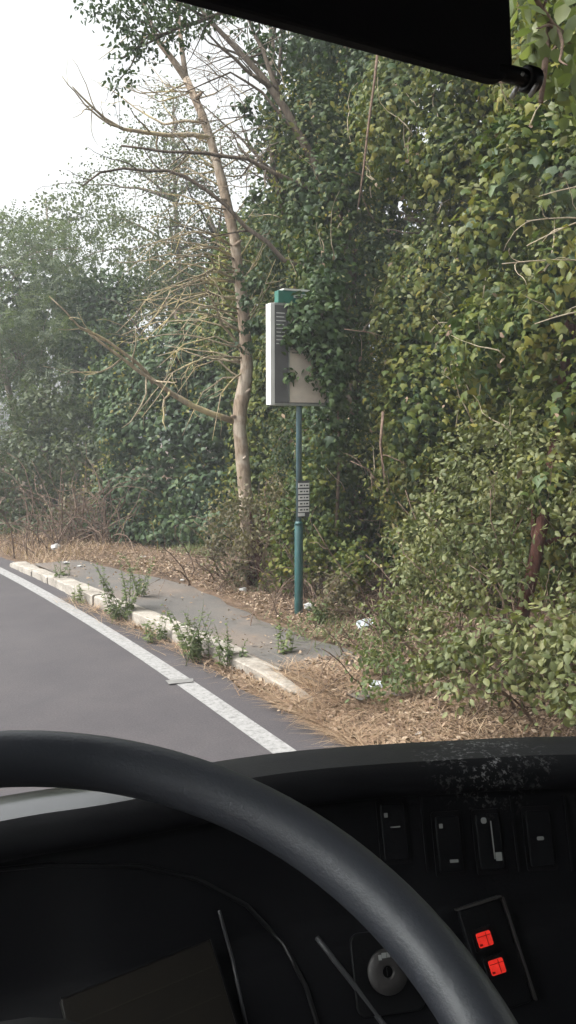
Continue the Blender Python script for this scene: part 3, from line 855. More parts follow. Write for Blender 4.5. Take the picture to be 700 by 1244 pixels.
# ------------------------------------------------------------------ leaning tree above the sign, boughs over the sky
b0 = Vector((5.9, 8.6, 0.2))
root = thing('leaning_tree', b0, 'dark leaning tree whose boughs cross the white sky at the top', 'tree')
mb = MB()
mb.tube([b0, Vector((5.7, 8.5, 2.0)), at(425, 300, 9.0), at(404, 245, 9.0), at(378, 190, 9.0), at(345, 130, 9.0), at(318, 92, 9.0), at(290, 62, 9.0), at(255, 25, 9.0), at(225, -15, 8.9)],
        [0.10, 0.085, 0.065, 0.058, 0.05, 0.043, 0.036, 0.03, 0.023, 0.016], 9)
mb.build('trunk', M['bark_dark'], root)
mb = MB()
limb([(345, 130), (318, 60), (300, 20), (285, -30)], 9.0, 9.2, 0.03, 0.012, 7, 0.6)
limb([(335, 110), (300, 85), (270, 60), (248, 35)], 9.0, 8.7, 0.026, 0.008, 4, 0.5)
limb([(404, 245), (350, 216), (300, 195), (250, 187), (200, 184), (147, 177)], 9.0, 8.6, 0.03, 0.012, 6, 0.5)
limb([(400, 330), (345, 315), (300, 275), (250, 228), (205, 206), (150, 205), (122, 208), (100, 226)], 8.9, 8.4, 0.03, 0.008, 7, 0.5)
limb([(370, 175), (320, 112), (280, 88), (225, 112)], 9.0, 8.8, 0.02, 0.006, 5, 0.4)
limb([(330, 0), (270, 15), (215, 35), (180, 45), (150, 70)], 7.6, 7.4, 0.022, 0.006, 6, 0.5)
limb([(215, 35), (170, 60), (145, 100), (135, 115)], 7.5, 7.4, 0.012, 0.003, 5, 0.4)
limb([(250, 20), (200, -5), (150, -20)], 7.5, 7.4, 0.015, 0.004, 5, 0.4)
limb([(345, 260), (330, 180), (340, 60), (345, -20)], 9.4, 9.8, 0.034, 0.016, 8, 0.7)
limb([(338, 215), (290, 165), (262, 140), (235, 120)], 9.4, 9.6, 0.016, 0.005, 6, 0.5)
limb([(352, 240), (310, 200), (280, 160)], 9.4, 9.9, 0.018, 0.005, 6, 0.5)
mb.build('branches', M['bark_dark'], root)
mb = MB()
for k in range(34):
    x0, y0 = random.uniform(230, 345), random.uniform(10, 250); L = random.uniform(40, 110); a = random.uniform(2.2, 4.1)
    limb([(x0, y0), (x0 + L * .5 * math.cos(a), y0 + L * .5 * math.sin(a) * .8 - 6), (x0 + L * math.cos(a), y0 + L * math.sin(a) * .8)], 9.2, 9.2 + random.uniform(-.5, .5), 0.007, 0.002, 5, 0.4, 1, 4, 0.0)
tag(mb.build('fine_twigs', M['bark_grey'], root), kind='stuff')
LL = [(tuple(at(px, py, z)), (r, r, r * q)) for px, py, z, r, q in ((205, 30, 7.5, .35, .5), (165, 55, 7.45, .22, .6), (150, 20, 7.4, .3, .5), (240, 10, 7.5, .3, .5), (150, 95, 7.4, .1, 1.2), (120, 5, 7.4, .2, .4), (190, -10, 7.5, .4, .4), (300, 20, 7.8, .2, .5), (140, 110, 7.4, .07, 1.2), (275, -5, 7.6, .3, .4))]
P, N, T, D = sample_lobes(LL, 2300, 0.22, jit=0.8)
P += RNG.normal(size=P.shape) * 0.06
tag(leaf_mesh('crown', P, N, T, RNG.uniform(0.035, 0.06, len(P)), (OVAL_V, OVAL_F), M['ivy_dark'], root), kind='stuff')
LL = [(tuple(at(px, py, z)), (r, r, r * q)) for px, py, z, r, q in ((360, 60, 9.6, .5, 1.2), (330, 150, 9.6, .35, 1.3), (380, 150, 9.4, .5, 1.2), (345, 240, 9.6, .4, 1.2), (310, 240, 9.7, .2, 1.0), (320, 60, 9.5, .3, .8), (300, 130, 9.7, .18, .8), (350, 10, 9.6, .5, 1.0), (400, 60, 9.3, .5, 1.2), (308, 345, 9.75, .16, 1.3), (312, 395, 9.75, .16, 1.3), (303, 420, 9.8, .09, 1.2), (296, 365, 9.8, .1, 1.6), (300, 395, 9.8, .1, 1.4), (290, 335, 9.85, .08, 1.2))]
P, N, T, D = sample_lobes(LL, 4300, 0.3, jit=0.8)
tag(leaf_mesh('ivy_sprays', P, N, T, RNG.uniform(0.045, 0.08, len(P)), (IVY_V, IVY_F), M['ivy_dark'], root), kind='stuff')

# ------------------------------------------------------------------ trees further along the road
def far_tree(px, d, crown, n, size, mat, label, tmpl=(DIA_V, DIA_F), tr=0.11, name='roadside_tree', spread=0.5, inner=0, droop=0.2):
    """crown: (px,py,dist,radius,squash)"""
    base = at(px, 520, d); base.z = 0; base.z = ground_h(base.x, base.y) - 0.05
    root = thing(name, base, label, 'tree', 'trees along the verge')
    mb = MB()
    top = max((at(c[0], c[1], c[2]) for c in crown), key=lambda v: v.z)
    pts = [base.lerp(top, f) + Vector((0.12 * math.sin(5 * f), 0.1 * math.sin(4 * f + 1), 0)) for f in np.linspace(0, 1, 9)]
    mb.tube(pts, [tr * (1 - 0.85 * f) for f in np.linspace(0, 1, 9)], 8)
    for c in crown:
        e = at(c[0], c[1], c[2])
        k = min(range(9), key=lambda q: (pts[q] - e).length + max(0, pts[q].z - e.z + 0.4) * 3)
        q = [pts[k].lerp(e, f) + Vector((random.gauss(0, .05), random.gauss(0, .05), 0.12 * math.sin(3 * f))) for f in np.linspace(0, 1, 6)]
        twiggy(mb, q, tr * 0.35, 0.008, 5, 5, c[3] * 1.1, 1, 0.7, 0.0)
    mb.build('trunk', M['bark_grey'], root)
    lobes = [(tuple(at(c[0], c[1], c[2])), (c[3], c[3], c[3] * c[4])) for c in crown]
    # clumps inside each lobe
    vol = np.array([c[3] ** 2 * c[4] for c in crown]); idx = RNG.choice(len(crown), n // 22, p=vol / vol.sum())
    Cc = np.array([l[0] for l in lobes])[idx]; Rc = np.array([l[1] for l in lobes])[idx]
    dirs = unit(RNG.normal(size=(len(idx), 3))) * (RNG.random((len(idx), 1)) ** 0.45)
    cc = Cc + Rc * dirs
    k = 22
    P = (cc[:, None, :] + RNG.normal(size=(len(idx), k, 3)) * np.array([spread, spread, spread * 0.55]) * 0.32).reshape(-1, 3)
    P = P[P[:, 2] > 0.15]
    N = unit(RNG.normal(size=P.shape) * 0.8 + np.array([0, 0, 0.6]) + np.repeat(unit(dirs), k, 0)[:len(P)] * 0.4)
    T = unit(RNG.normal(size=P.shape) + np.array([0, 0, -droop]))
    tag(leaf_mesh('crown', P, N, T, RNG.uniform(size[0], size[1], len(P)), tmpl, M[mat], root), kind='stuff')
    return root
far_tree(35, 17.5, [(30, 330, 17, 1.3, .8), (-30, 300, 17.5, 1.4, .8), (70, 400, 16.5, 1.1, .9), (10, 430, 16.2, 1.2, .9), (100, 480, 16, .9, .8), (-40, 420, 16.5, 1.3, 1.), (40, 510, 15.8, 1.0, .8), (90, 300, 17.5, .9, .7), (-20, 520, 15.8, 1.0, .8)],
         3600, (0.20, 0.32), 'feather', 'feathery grey green tree at the far left, leaning over the road', (FRO_V, FRO_F), spread=0.9)
far_tree(130, 17.5, [(120, 375, 17, .75, .9), (140, 420, 16.5, .7, .9), (105, 430, 16.6, .6, .9), (155, 360, 17, .6, .8), (135, 480, 16.3, .7, 1.0)],
         9000, (0.09, 0.14), 'ivy_dark', 'dense dark green tree between the feathery tree and the tall thin one', spread=0.5)
far_tree(215, 16.5, [(200, 250, 16.5, .9, .9), (215, 190, 16.5, .6, 1.), (165, 290, 16.3, .7, .8), (240, 290, 16.5, .8, .9), (200, 340, 16, .9, .8), (250, 230, 16.8, .6, 1.), (130, 260, 17, .6, .7), (275, 330, 16, .7, 1.), (180, 390, 15.8, .8, .8), (235, 370, 15.8, .8, .8), (190, 215, 16.8, .4, .8), (150, 205, 16.8, .6, .8), (180, 165, 16.8, .6, .9), (240, 165, 16.8, .6, .9), (275, 200, 16.6, .5, 1.), (110, 225, 17, .6, .7), (215, 120, 17, .5, 1.)],
         14000, (0.045, 0.08), 'far', 'tall thin leaved tree with sky showing through, behind the dead tree', spread=0.55)
far_tree(90, 21, [(50, 300, 21, 1.1, .6), (105, 265, 21.5, 1.0, .6), (15, 280, 21, 1.0, .6), (60, 245, 21.5, .7, .5), (150, 300, 21, 1.0, .7), (90, 370, 20.5, 1.3, .8), (-40, 300, 21, 1.4, .7), (200, 350, 20.5, 1.2, .9)],
         5500, (0.09, 0.15), 'far', 'hazy tree rising farthest away behind the feathery tree', spread=0.7)
# ivy masses behind the dead tree
def lobz(*a): return [(tuple(at(px, py, z)), (r, r, r * q)) for px, py, z, r, q in a]
L4 = lobz((210, 470, 14.3, .9, 1.1), (250, 440, 14.0, .8, 1.1), (175, 520, 14.3, .8, 1.0), (230, 540, 14.0, .9, 1.0), (270, 520, 13.6, .7, 1.2), (200, 600, 14.0, .8, .9), (260, 600, 13.5, .7, .9), (150, 470, 14.6, .6, 1.0), (285, 460, 13.6, .6, 1.2), (240, 640, 13.2, .5, .8), (200, 645, 13.2, .4, .7), (160, 645, 13.6, .4, .7), (270, 640, 12.8, .4, .8), (160, 600, 14.4, .7, 1.))
p4 = at(220, 520, 14.6)
ivy_tree((p4.x, p4.y), 3.9, L4, 11000, (0.08, 0.13), 'mid green ivy covered tree behind the lowest bare branch of the dead tree', 'ivy_dark', pale=60, depth=0.18, young=(.05, .08))
L5 = lobz((320, 420, 12.0, .7, 1.2), (310, 340, 12.2, .7, 1.2), (330, 520, 11.6, .6, 1.2), (325, 285, 12.4, .45, 1.1), (330, 590, 11.4, .6, 1.1), (280, 400, 12.8, .5, 1.1), (360, 440, 11.4, .7, 1.3), (385, 300, 11.6, .7, 1.3), (400, 190, 11.4, .7, 1.3), (420, 70, 11.2, .7, 1.3), (340, 650, 11.0, .5, 1.))
p5 = at(335, 520, 12.4)
ivy_tree((p5.x, p5.y), 7.5, L5, 13000, (0.07, 0.11), 'yellow green leafy tree seen between the dead trunk and the sign', 'ivy', pale=130, depth=0.18, young=(.04, .07))
L6 = lobz((40, 560, 15.4, .9, .8), (-20, 590, 15.4, .9, .9), (90, 560, 15.3, .7, .8), (20, 620, 15.2, .7, .7), (60, 500, 15.8, .8, .8), (-60, 560, 15.4, 1.0, 1.0), (130, 545, 15.0, .6, .8), (10, 640, 14.6, .5, .7), (60, 640, 14.5, .45, .6), (-40, 645, 14.6, .5, .7), (100, 640, 14.3, .4, .6))
p6 = at(20, 640, 15.6)
bush((p6.x, p6.y), L6, 7500, (0.07, 0.12), 'far', 'rounded grey green bush at the roadside on the far left', stems=40, slen=1.6, name='roadside_bush', tmpl=(OVAL_V, OVAL_F), depth=0.25)
# dry bramble
p7 = gr(115, 664, 0.1)
root = thing('dry_bramble', p7, 'tangle of dry brown bramble stems at the far verge', 'bush')
mb = MB()
for k in range(110):
    p = Vector((p7.x + random.gauss(0, 0.5), p7.y + random.gauss(0.2, 0.35), 0)); p.z = ground_h(p.x, p.y)
    a = random.uniform(0, 6.28)
    pts = wander(p, (math.cos(a) * 0.5, math.sin(a) * 0.5, 1), random.uniform(0.8, 2.0), 9, 0.22, -0.13)
    twiggy(mb, pts, 0.011, 0.004, 4, 2, 0.4, 1, 0.8)
mb.build('stems', M['twig'], root)
L7 = lobz((110, 600, 14.6, .5, .7), (140, 610, 14.4, .45, .7), (85, 620, 14.6, .45, .6), (50, 640, 14.6, .4, .6), (160, 635, 14.0, .4, .6))
P, N, T, D = sample_lobes(L7, 1400, 0.3, jit=0.8)
tag(leaf_mesh('withered_leaves', P, N, T, RNG.uniform(0.05, 0.09, len(P)), (OVAL_V, OVAL_F), M['grey_leaf'], root), kind='stuff')
# wood behind the hedge
for i, (x, y, h, lab) in enumerate(((8.6, 11.5, 4.6, 'dark leafy tree in the wood behind the dead tree'), (8.4, 7.6, 10.5, 'dark leafy tree in the wood behind the bus stop sign'), (8.3, 4.9, 10.5, 'dark leafy tree in the wood behind the right hand ivy'), (7.9, 6.2, 10.5, 'dark leafy tree in the wood behind the tall ivy clad tree'), (7.6, 15.0, 6.0, 'dark leafy tree in the wood behind the thin leaved tree'), (4.6, 19.5, 5.2, 'dark leafy tree in the wood behind the feathery tree'))):
    root = thing('wood_tree', (x, y, ground_h(x, y) - .05), lab, 'tree', 'wood behind the verge')
    mb = MB(); twiggy(mb, wander((x, y, ground_h(x, y) - .05), (0, 0, 1), h, 8, 0.05), 0.18, 0.05, 8, 7, 1.6, 1)
    mb.build('trunk', M['bark_dark'], root)
    lo = [((x + random.gauss(0, .7), y + random.gauss(0, .9), z), (1.1, 1.3, 1.0)) for z in np.linspace(0.7, h, 12)]
    P, N, T, D = sample_lobes(lo, 7000, 0.4)
    tag(leaf_mesh('crown', P, N, T, RNG.uniform(0.12, 0.22, len(P)), (OVAL_V, OVAL_F), M['ivy_dark'], root), kind='stuff')

# ------------------------------------------------------------------ weeds along the kerb
def weed(px, py, h, n, label, spread=0.16):
    h *= 1.6; n = int(n * 1.5)
    p = gr(px, py, 0.02)
    p.z = surf_h(p.x, p.y)
    root = thing('weed_plant', p, label, 'plant', 'weeds along the kerb')
    P = []; N = []; T = []; Z = []
    for k in range(n):
        a = random.uniform(0, 6.28); hh = h * random.uniform(0.5, 1.05)
        pts = wander(p + Vector((random.gauss(0, spread * .4), random.gauss(0, spread * .4), -0.01)), (math.cos(a) * .35, math.sin(a) * .35, 1), hh, 7, 0.09, 0.0)
        mb = MB(); mb.tube(pts, [0.004 - 0.0004 * q for q in range(8)], 5)
        mb.build('stem', M['weed'], root)
        for q in range(int(hh / 0.016)):
            u = random.uniform(0.1, 1.0); i = min(int(u * 7), 6)
            c = pts[i].lerp(pts[i + 1], u * 7 - i); a2 = random.uniform(0, 6.28)
            P.append(c); T.append((math.cos(a2), math.sin(a2), random.uniform(-.3, .6))); N.append((random.gauss(0, .4), random.gauss(0, .4), 1)); Z.append(random.uniform(0.025, 0.065) * (1.15 - 0.5 * u))
    P = np.array(P); N = np.array(N); T = unit(np.array(T)); Z = np.array(Z)
    tag(leaf_mesh('leaves', P, N, T, Z, (OVAL_V, OVAL_F), M['weed'], root), kind='stuff')
weed(150, 752, 0.46, 12, 'tall leafy weed at the kerb gap, farthest of the big weeds')
weed(236, 800, 0.36, 13, 'broad bushy weed against the kerb, middle of the big weeds')
weed(279, 810, 0.26, 8, 'compact leafy weed against the kerb, nearest of the big weeds')
weed(190, 776, 0.18, 9, 'low weed between the farthest and middle big weeds')
weed(98, 730, 0.18, 7, 'small weed at the kerb near the far end')
weed(75, 708, 0.18, 6, 'tiny weed by the last kerb stones')
weed(388, 772, 0.22, 7, 'thin weed on the litter just right of the sign post')
weed(345, 806, 0.28, 4, 'spindly weed growing from the pavement near the closest kerb stone', 0.08)
weed(172, 735, 0.36, 4, 'spindly weed leaning over the pavement behind the kerb', 0.06)

# ------------------------------------------------------------------ litter
M['paper'] = plain('dirty white paper', (0.5, 0.49, 0.48), 0.7, 0.12, 30)
M['bag'] = plain('bluish white plastic bag', (0.42, 0.46, 0.50), 0.35, 0.15, 25)
def crumple(px, py, s, mat, name, label, sq=0.6):
    p = gr(px, py, 0.13); p.z = surf_h(p.x, p.y)
    mb = MB(); rows = []
    for i in range(7):
        th = math.pi * i / 6; rows.append([])
        for j in range(9):
            ph = 2 * math.pi * j / 9; r = s * (1 + random.uniform(-0.35, 0.35)) * (0.2 if i in (0, 6) else 1)
            rows[-1].append(p + Vector((r * math.sin(th) * math.cos(ph) * (1 if i not in (0, 6) else .3), r * math.sin(th) * math.sin(ph) * .8, s * sq + r * sq * math.cos(th) * (5 if i in (0, 6) else 1) * 0.85)))
    mb.quad_grid(rows, True)
    return tag(mb.build(name, mat, smooth=False), label, 'litter', 'litter on the verge')
crumple(376, 744, 0.06, M['paper'], 'plastic_bag', 'crumpled white bag beside the foot of the sign post', 0.8)
crumple(443, 765, 0.085, M['bag'], 'plastic_bag', 'bluish white bag caught under the green shrub right of the post')
crumple(457, 832, 0.06, M['bag'], 'plastic_bag', 'small bluish bag in the straw near the bramble')
crumple(68, 668, 0.06, M['paper'], 'plastic_bag', 'white bag standing in the dry grass on the far left', 1.1)
crumple(80, 683, 0.045, M['paper'], 'paper_scrap', 'flat white scrap just behind the farthest kerb stones', 0.3)
crumple(97, 687, 0.035, M['paper'], 'paper_scrap', 'small white scrap on the far pavement end', 0.3)
crumple(173, 678, 0.045, M['paper'], 'paper_scrap', 'white scrap on the far edge of the pavement', 0.3)
crumple(296, 718, 0.055, M['paper'], 'paper_scrap', 'pale crumpled scrap at the foot of the dead tree', 0.5)
crumple(510, 878, 0.03, M['paper'], 'paper_scrap', 'white scrap in the brown leaves nearest the dashboard', 0.4)
crumple(222, 704, 0.03, M['paper'], 'paper_scrap', 'tiny white scrap in the leaves behind the pavement', 0.4)

# ------------------------------------------------------------------ bus stop sign
M['post'] = plain('dark green post paint', (0.022, 0.075, 0.075), 0.45, 0.2, 12, bmp=0.1)
M['post_grey'] = plain('faded blue grey post paint', (0.07, 0.125, 0.14), 0.5, 0.2, 12)
M['sign_white'] = plain('white sign frame', (0.6, 0.6, 0.58), 0.4, 0.06, 10)
M['sign_grey'] = plain('grey sign panel', (0.10, 0.098, 0.10), 0.4, 0.12, 9)
M['sign_beige'] = plain('weathered beige sign panel', (0.54, 0.47, 0.40), 0.5, 0.14, 7)
M['sign_green'] = plain('green sign header', (0.02, 0.13, 0.095), 0.4, 0.12, 8)
M['ink'] = plain('dark ink', (0.05, 0.05, 0.055), 0.5, 0.1)
M['steel'] = plain('dull steel', (0.45, 0.45, 0.45), 0.35, 0.1, 20, metallic=0.8)
pb = gr(363, 748, 0.12); pb.z = surf_h(pb.x, pb.y) - 0.03
stop = thing('bus_stop_sign', pb, 'bus stop sign on a green post, half swallowed by ivy', 'sign')
pz = pb.z
def cyl(z0, z1, r0, r1=None, n=16):
    mb = MB(); r1 = r1 or r0
    mb.tube([pb + Vector((0, 0, z0)), pb + Vector((0, 0, z1))], [r0, r1], n); return mb
cyl(-0.05, 0.93, 0.043).build('post_sleeve', M['post'], stop, bevel=0.004)
cyl(0.93, 0.965, 0.046, 0.034).build('collar', M['post'], stop)
cyl(0.96, 3.2, 0.029).build('post', M['post_grey'], stop)
X, Y, Z3 = Vector((1, 0, 0)), Vector((0, 1, 0)), Vector((0, 0, 1))
rot = rad(-6)
X = Vector((math.cos(rot), math.sin(rot), 0)); Y = Vector((-math.sin(rot), math.cos(rot), 0))
def sb(mat, name, cx, cz, wx, wz, y, ty, parent=stop, bevel=0.0):
    mb = MB(); mb.box(pb + X * cx + Y * y + Z3 * (cz), (wx, ty, wz), (X, Y, Z3))
    return mb.build(name, M[mat], parent, smooth=False, bevel=bevel)
zb, zt = 2.11, 3.07                         # bottom and top of the box
zc, zh = (zb + zt) / 2, zt - zb
W = 0.56
bx = sb('sign_grey', 'sign_box', 0.0, zc, W, zh - 0.02, 0.0, 0.09)
sb('sign_white', 'frame', -W / 2 - 0.022, zc, 0.045, zh, 0, 0.12, bevel=0.004)
sb('sign_white', 'frame', W / 2 + 0.022, zc, 0.045, zh, 0, 0.12, bevel=0.004)
sb('steel', 'frame', 0, zb + 0.006, W, 0.022, 0, 0.115)
sb('steel', 'frame', 0, zt - 0.006, W, 0.022, 0, 0.115)
lp = sb('sign_grey', 'route_panel', -W / 2 + 0.075, zc, 0.14, zh - 0.05, -0.047, 0.006)
rp = sb('sign_beige', 'timetable_panel', 0.07, zc, W - 0.165, zh - 0.05, -0.047, 0.006)
sb('steel', 'divider', -W / 2 + 0.152, zc, 0.012, zh - 0.05, -0.049, 0.012)
for k in range(9):
    wd = random.uniform(0.07, 0.11)
    sb('sign_white', 'text_line', -W / 2 + 0.02 + wd / 2, zt - 0.09 - k * 0.036, wd, 0.008, -0.0515, 0.002, lp)
for k in range(7):
    wd = random.uniform(0.1, 0.3)
    sb('ink', 'text_line', -0.1 + wd / 2, zt - 0.1 - k * 0.06, wd, 0.008, -0.0515, 0.002, rp)
hd = sb('sign_green', 'header', 0.03, zt + 0.065, W - 0.02, 0.12, 0, 0.10, bevel=0.006)
sb('sign_white', 'header_stripe', 0.06, zt + 0.135, W - 0.06, 0.016, 0, 0.12)
sb('sign_white', 'header_text', 0.07, zt + 0.08, 0.3, 0.04, -0.052, 0.003, hd)
pl = sb('ink', 'stop_plate', 0.035, 1.19, 0.125, 0.36, -0.036, 0.008)
for k in range(5):
    s_ = sb('sign_white', 'route_strip', 0.035, 1.325 - k * 0.0605, 0.115, 0.046, -0.0425, 0.004, pl)
    for q in range(3): sb('ink', 'route_mark', 0.035 + (-0.03, 0.005, 0.035)[q] , 1.325 - k * 0.0605, (0.028, 0.014, 0.024)[q], 0.014, -0.0455, 0.002, pl)
sb('sign_white', 'round_badge', 0.01, 1.035, 0.07, 0.03, -0.043, 0.004, pl)

# ivy sprays hanging over the sign
ivr = thing('ivy_spray', Vector((4.75, 7.45, ground_h(4.75, 7.45))), 'ivy spray hanging over the upper right of the bus stop sign', 'ivy')
mb = MB()
for k in range(9):
    pts = [Vector((4.9, 7.6, 3.2 + random.uniform(-.5, .5)))]
    e = at(random.uniform(345, 400), random.uniform(350, 470), 7.95)
    pts += [pts[0].lerp(e, f) + Vector((0, 0, .08 * math.sin(3 * f))) for f in (0.33, 0.66, 1)]
    mb.tube(pts, [0.008, 0.006, 0.005, 0.003], 5)
mb.tube([Vector((4.75, 7.45, ground_h(4.75, 7.45))), Vector((4.9, 7.6, 1.5)), Vector((4.9, 7.6, 3.7))], [0.02, 0.018, 0.012], 6)
mb.build('stems', M['twig'], ivr)
LL = lobz((372, 385, 8.0, .16, 1.2), (395, 400, 8.0, .22, 1.3), (395, 355, 8.05, .18, 1.), (362, 410, 7.95, .1, 1.2), (405, 440, 8.0, .2, 1.2), (408, 478, 8.0, .12, 1.2), (372, 400, 7.85, .13, 1.2), (385, 380, 7.85, .15, 1.2), (358, 375, 7.9, .09, 1.), (372, 362, 7.9, .06, .9), (350, 410, 7.85, .07, 1.2), (352, 395, 7.93, .05, 1.6), (350, 455, 7.93, .04, 1.5), (335, 400, 7.9, .03, .8), (390, 338, 8.1, .12, .8), (376, 458, 7.9, .03, .6), (396, 452, 7.9, .09, 1.3), (390, 425, 7.88, .09, 1.2))
P, N, T, D = sample_lobes(LL, 2800, 0.05)
tag(leaf_mesh('leaves', P, N, T, RNG.uniform(0.05, 0.08, len(P)), (IVY_V, IVY_F), M['ivy_dark'], ivr), kind='stuff')

# ================================================================== THE BUS (seen from the driver's place)
def plastic(name, col, rough, grain=220, gs=0.25, dust=None, spec=0.5, ior=1.5):
    m, t, b, out = new_mat(name)
    n = noise(t, 6, 5, 0.6); n2 = noise(t, grain, 2, 0.6)
    r = ramp(t, [(0.3, tuple(c * 0.85 for c in col)), (0.7, tuple(c * 1.2 for c in col))])
    t.links.new(n.outputs['Fac'], r.inputs[0])
    c = r.outputs[0]
    if dust:
        ctr, rx, amt = dust
        g = t.nodes.new('ShaderNodeNewGeometry')
        vm = t.nodes.new('ShaderNodeVectorMath'); vm.operation = 'DISTANCE'; vm.inputs[1].default_value = ctr
        t.links.new(g.outputs['Position'], vm.inputs[0])
        mr = t.nodes.new('ShaderNodeMapRange'); mr.inputs[1].default_value = rx; mr.inputs[2].default_value = rx * 0.2
        t.links.new(vm.outputs['Value'], mr.inputs[0])
        n3 = noise(t, 150, 4, 0.7); n4 = noise(t, 34, 2)
        r3 = ramp(t, [(0.52, (0, 0, 0)), (0.62, (1, 1, 1))]); t.links.new(n3.outputs['Fac'], r3.inputs[0])
        r4 = ramp(t, [(0.42, (0, 0, 0)), (0.6, (1, 1, 1))]); t.links.new(n4.outputs['Fac'], r4.inputs[0])
        mm = t.nodes.new('ShaderNodeMath'); mm.operation = 'MULTIPLY'
        t.links.new(mr.outputs[0], mm.inputs[0]); t.links.new(r3.outputs[0], mm.inputs[1])
        m2 = t.nodes.new('ShaderNodeMath'); m2.operation = 'MULTIPLY'; t.links.new(mm.outputs[0], m2.inputs[0]); t.links.new(r4.outputs[0], m2.inputs[1])
        c = mix(t, m2.outputs[0], c, (amt, amt, amt))
    t.links.new(c, b.inputs['Base Color'])
    b.inputs['IOR'].default_value = ior
    rr_ = ramp(t, [(0.3, (rough * 0.85,) * 3), (0.7, (min(1, rough * 1.2),) * 3)])
    t.links.new(n.outputs['Fac'], rr_.inputs[0]); t.links.new(rr_.outputs[0], b.inputs['Roughness'])
    b.inputs['Specular IOR Level'].default_value = spec
    bump(t, b, n2.outputs['Fac'], gs, 0.0012)
    return m
M['dash'] = plastic('black dashboard plastic', (0.0045, 0.0045, 0.006), 0.5, spec=0.22, dust=((0.80, 0.85, 1.55), 0.11, 0.3))
M['dash_pad'] = plastic('matt black dashboard pad', (0.020, 0.020, 0.022), 0.6, spec=0.3, dust=((0.80, 0.85, 1.55), 0.11, 0.4))
M['dash_top'] = plastic('satin black dashboard top', (0.018, 0.018, 0.021), 0.20, 220, 0.05, dust=((0.80, 0.85, 1.55), 0.11, 0.35), spec=0.8, ior=1.9)
M['wheel'] = plastic('black grained leather rim', (0.034, 0.037, 0.047), 0.45, 380, 0.33, spec=0.8)
M['visor'] = plastic('black visor fabric', (0.008, 0.008, 0.010), 0.8, 300, 0.3, spec=0.2)
M['panel'] = plastic('black switch panel', (0.005, 0.005, 0.006), 0.4, spec=0.35)
M['trim'] = plastic('grey plastic trim', (0.05, 0.05, 0.054), 0.4)
M['knob'] = plastic('dull grey knob', (0.035, 0.032, 0.032), 0.5)
M['cabin'] = plastic('dark grey cabin lining', (0.02, 0.02, 0.022), 0.8, 60)
M['body'] = plastic('bus body paint', (0.05, 0.05, 0.055), 0.4)
M['icon'] = plain('white switch marking', (0.30, 0.31, 0.30), 0.5, 0.1)
M['red'] = plain('red lit switch lens', (0.75, 0.03, 0.02), 0.4, 0.15, 90, emit=0.22)
M['red_dark'] = plain('dark red lens symbol', (0.30, 0.012, 0.01), 0.4, 0.2, 60)
M['screen_line'] = plain('faint display line', (0.016, 0.013, 0.009), 0.5, 0.2, 20)
M['screen'] = plain('unlit display glass', (0.008, 0.006, 0.004), 0.45, 0.2, 20)
m, t, b, out = new_mat('windscreen glass')
tr = t.nodes.new('ShaderNodeBsdfTransparent'); tr.inputs[0].default_value = (0.95, 0.97, 0.96, 1)
gl = t.nodes.new('ShaderNodeBsdfGlossy'); gl.inputs['Roughness'].default_value = 0.02
fr = t.nodes.new('ShaderNodeFresnel'); fr.inputs[0].default_value = 1.15
ms = t.nodes.new('ShaderNodeMixShader')
t.links.new(fr.outputs[0], ms.inputs[0]); t.links.new(tr.outputs[0], ms.inputs[1]); t.links.new(gl.outputs[0], ms.inputs[2])
t.links.new(ms.outputs[0], out.inputs['Surface'])
M['glass'] = m

bus = thing('bus', (0.5, -1.0, 0.0), 'black cab of a bus seen from the driver seat', 'bus')
def bbox(name, mat, c, size, bevel=0.0, parent=bus):
    mb = MB(); mb.box(c, size); return mb.build(name, M[mat], parent, smooth=False, bevel=bevel)
XL, XR, YF, YB = -0.80, 1.78, 1.45, -3.5
bbox('roof', 'cabin', ((XL + XR) / 2, (YF + YB) / 2 - 0.02, 3.03), (XR - XL, YF - YB, 0.06))
bbox('cab_floor', 'cabin', ((XL + XR) / 2, (YF + YB) / 2, 0.72), (XR - XL - 0.1, YF - YB - 0.1, 0.06))
bbox('rear_partition', 'cabin', ((XL + XR) / 2, YB + 0.03, 1.87), (XR - XL - 0.1, 0.05, 2.24))
bbox('front_panel', 'body', ((XL + XR) / 2, YF - 0.03, 0.70), (XR - XL, 0.05, 0.72))
for sx, nm in ((XL + 0.03, 'side_panel'), (XR - 0.03, 'side_panel')):
    bbox(nm, 'body', (sx, (YF + YB) / 2 - 0.06, 0.72), (0.05, YF - YB - 0.14, 0.76))
    bbox('header_rail', 'cabin', (sx, (YF + YB) / 2 - 0.06, 2.84), (0.05, YF - YB - 0.14, 0.30))
    bbox('light_block_panel', 'cabin', (sx, -1.93, 1.9), (0.052, 3.0, 1.6))  # unseen blanks added where rear side windows would be, to darken the cab
    for yy in (YF - 0.10, -0.38):
        bbox('window_pillar', 'cabin', (sx, yy, 1.9), (0.06, 0.11, 1.6))
mb = MB(); rows = []
for k in range(13):                                   # gently curved windscreen
    x = XL + 0.04 + (XR - XL - 0.08) * k / 12; c = 1 - ((x - (XL + XR) / 2) / ((XR - XL) / 2)) ** 2
    rows.append([Vector((x, YF - 0.05 + 0.05 * c - 0.10 * max(0, (z - 1.06)) / 1.94, z)) for z in np.linspace(1.06, 3.0, 9)])
mb.quad_grid(rows); mb.build('windscreen', M['glass'], bus)
for sx in (XL + 0.03, XR - 0.03):
    mb = MB(); mb.box((sx, 0.5, 1.9), (0.006, 1.7, 1.6)); mb.build('side_window', M['glass'], bus, smooth=False)

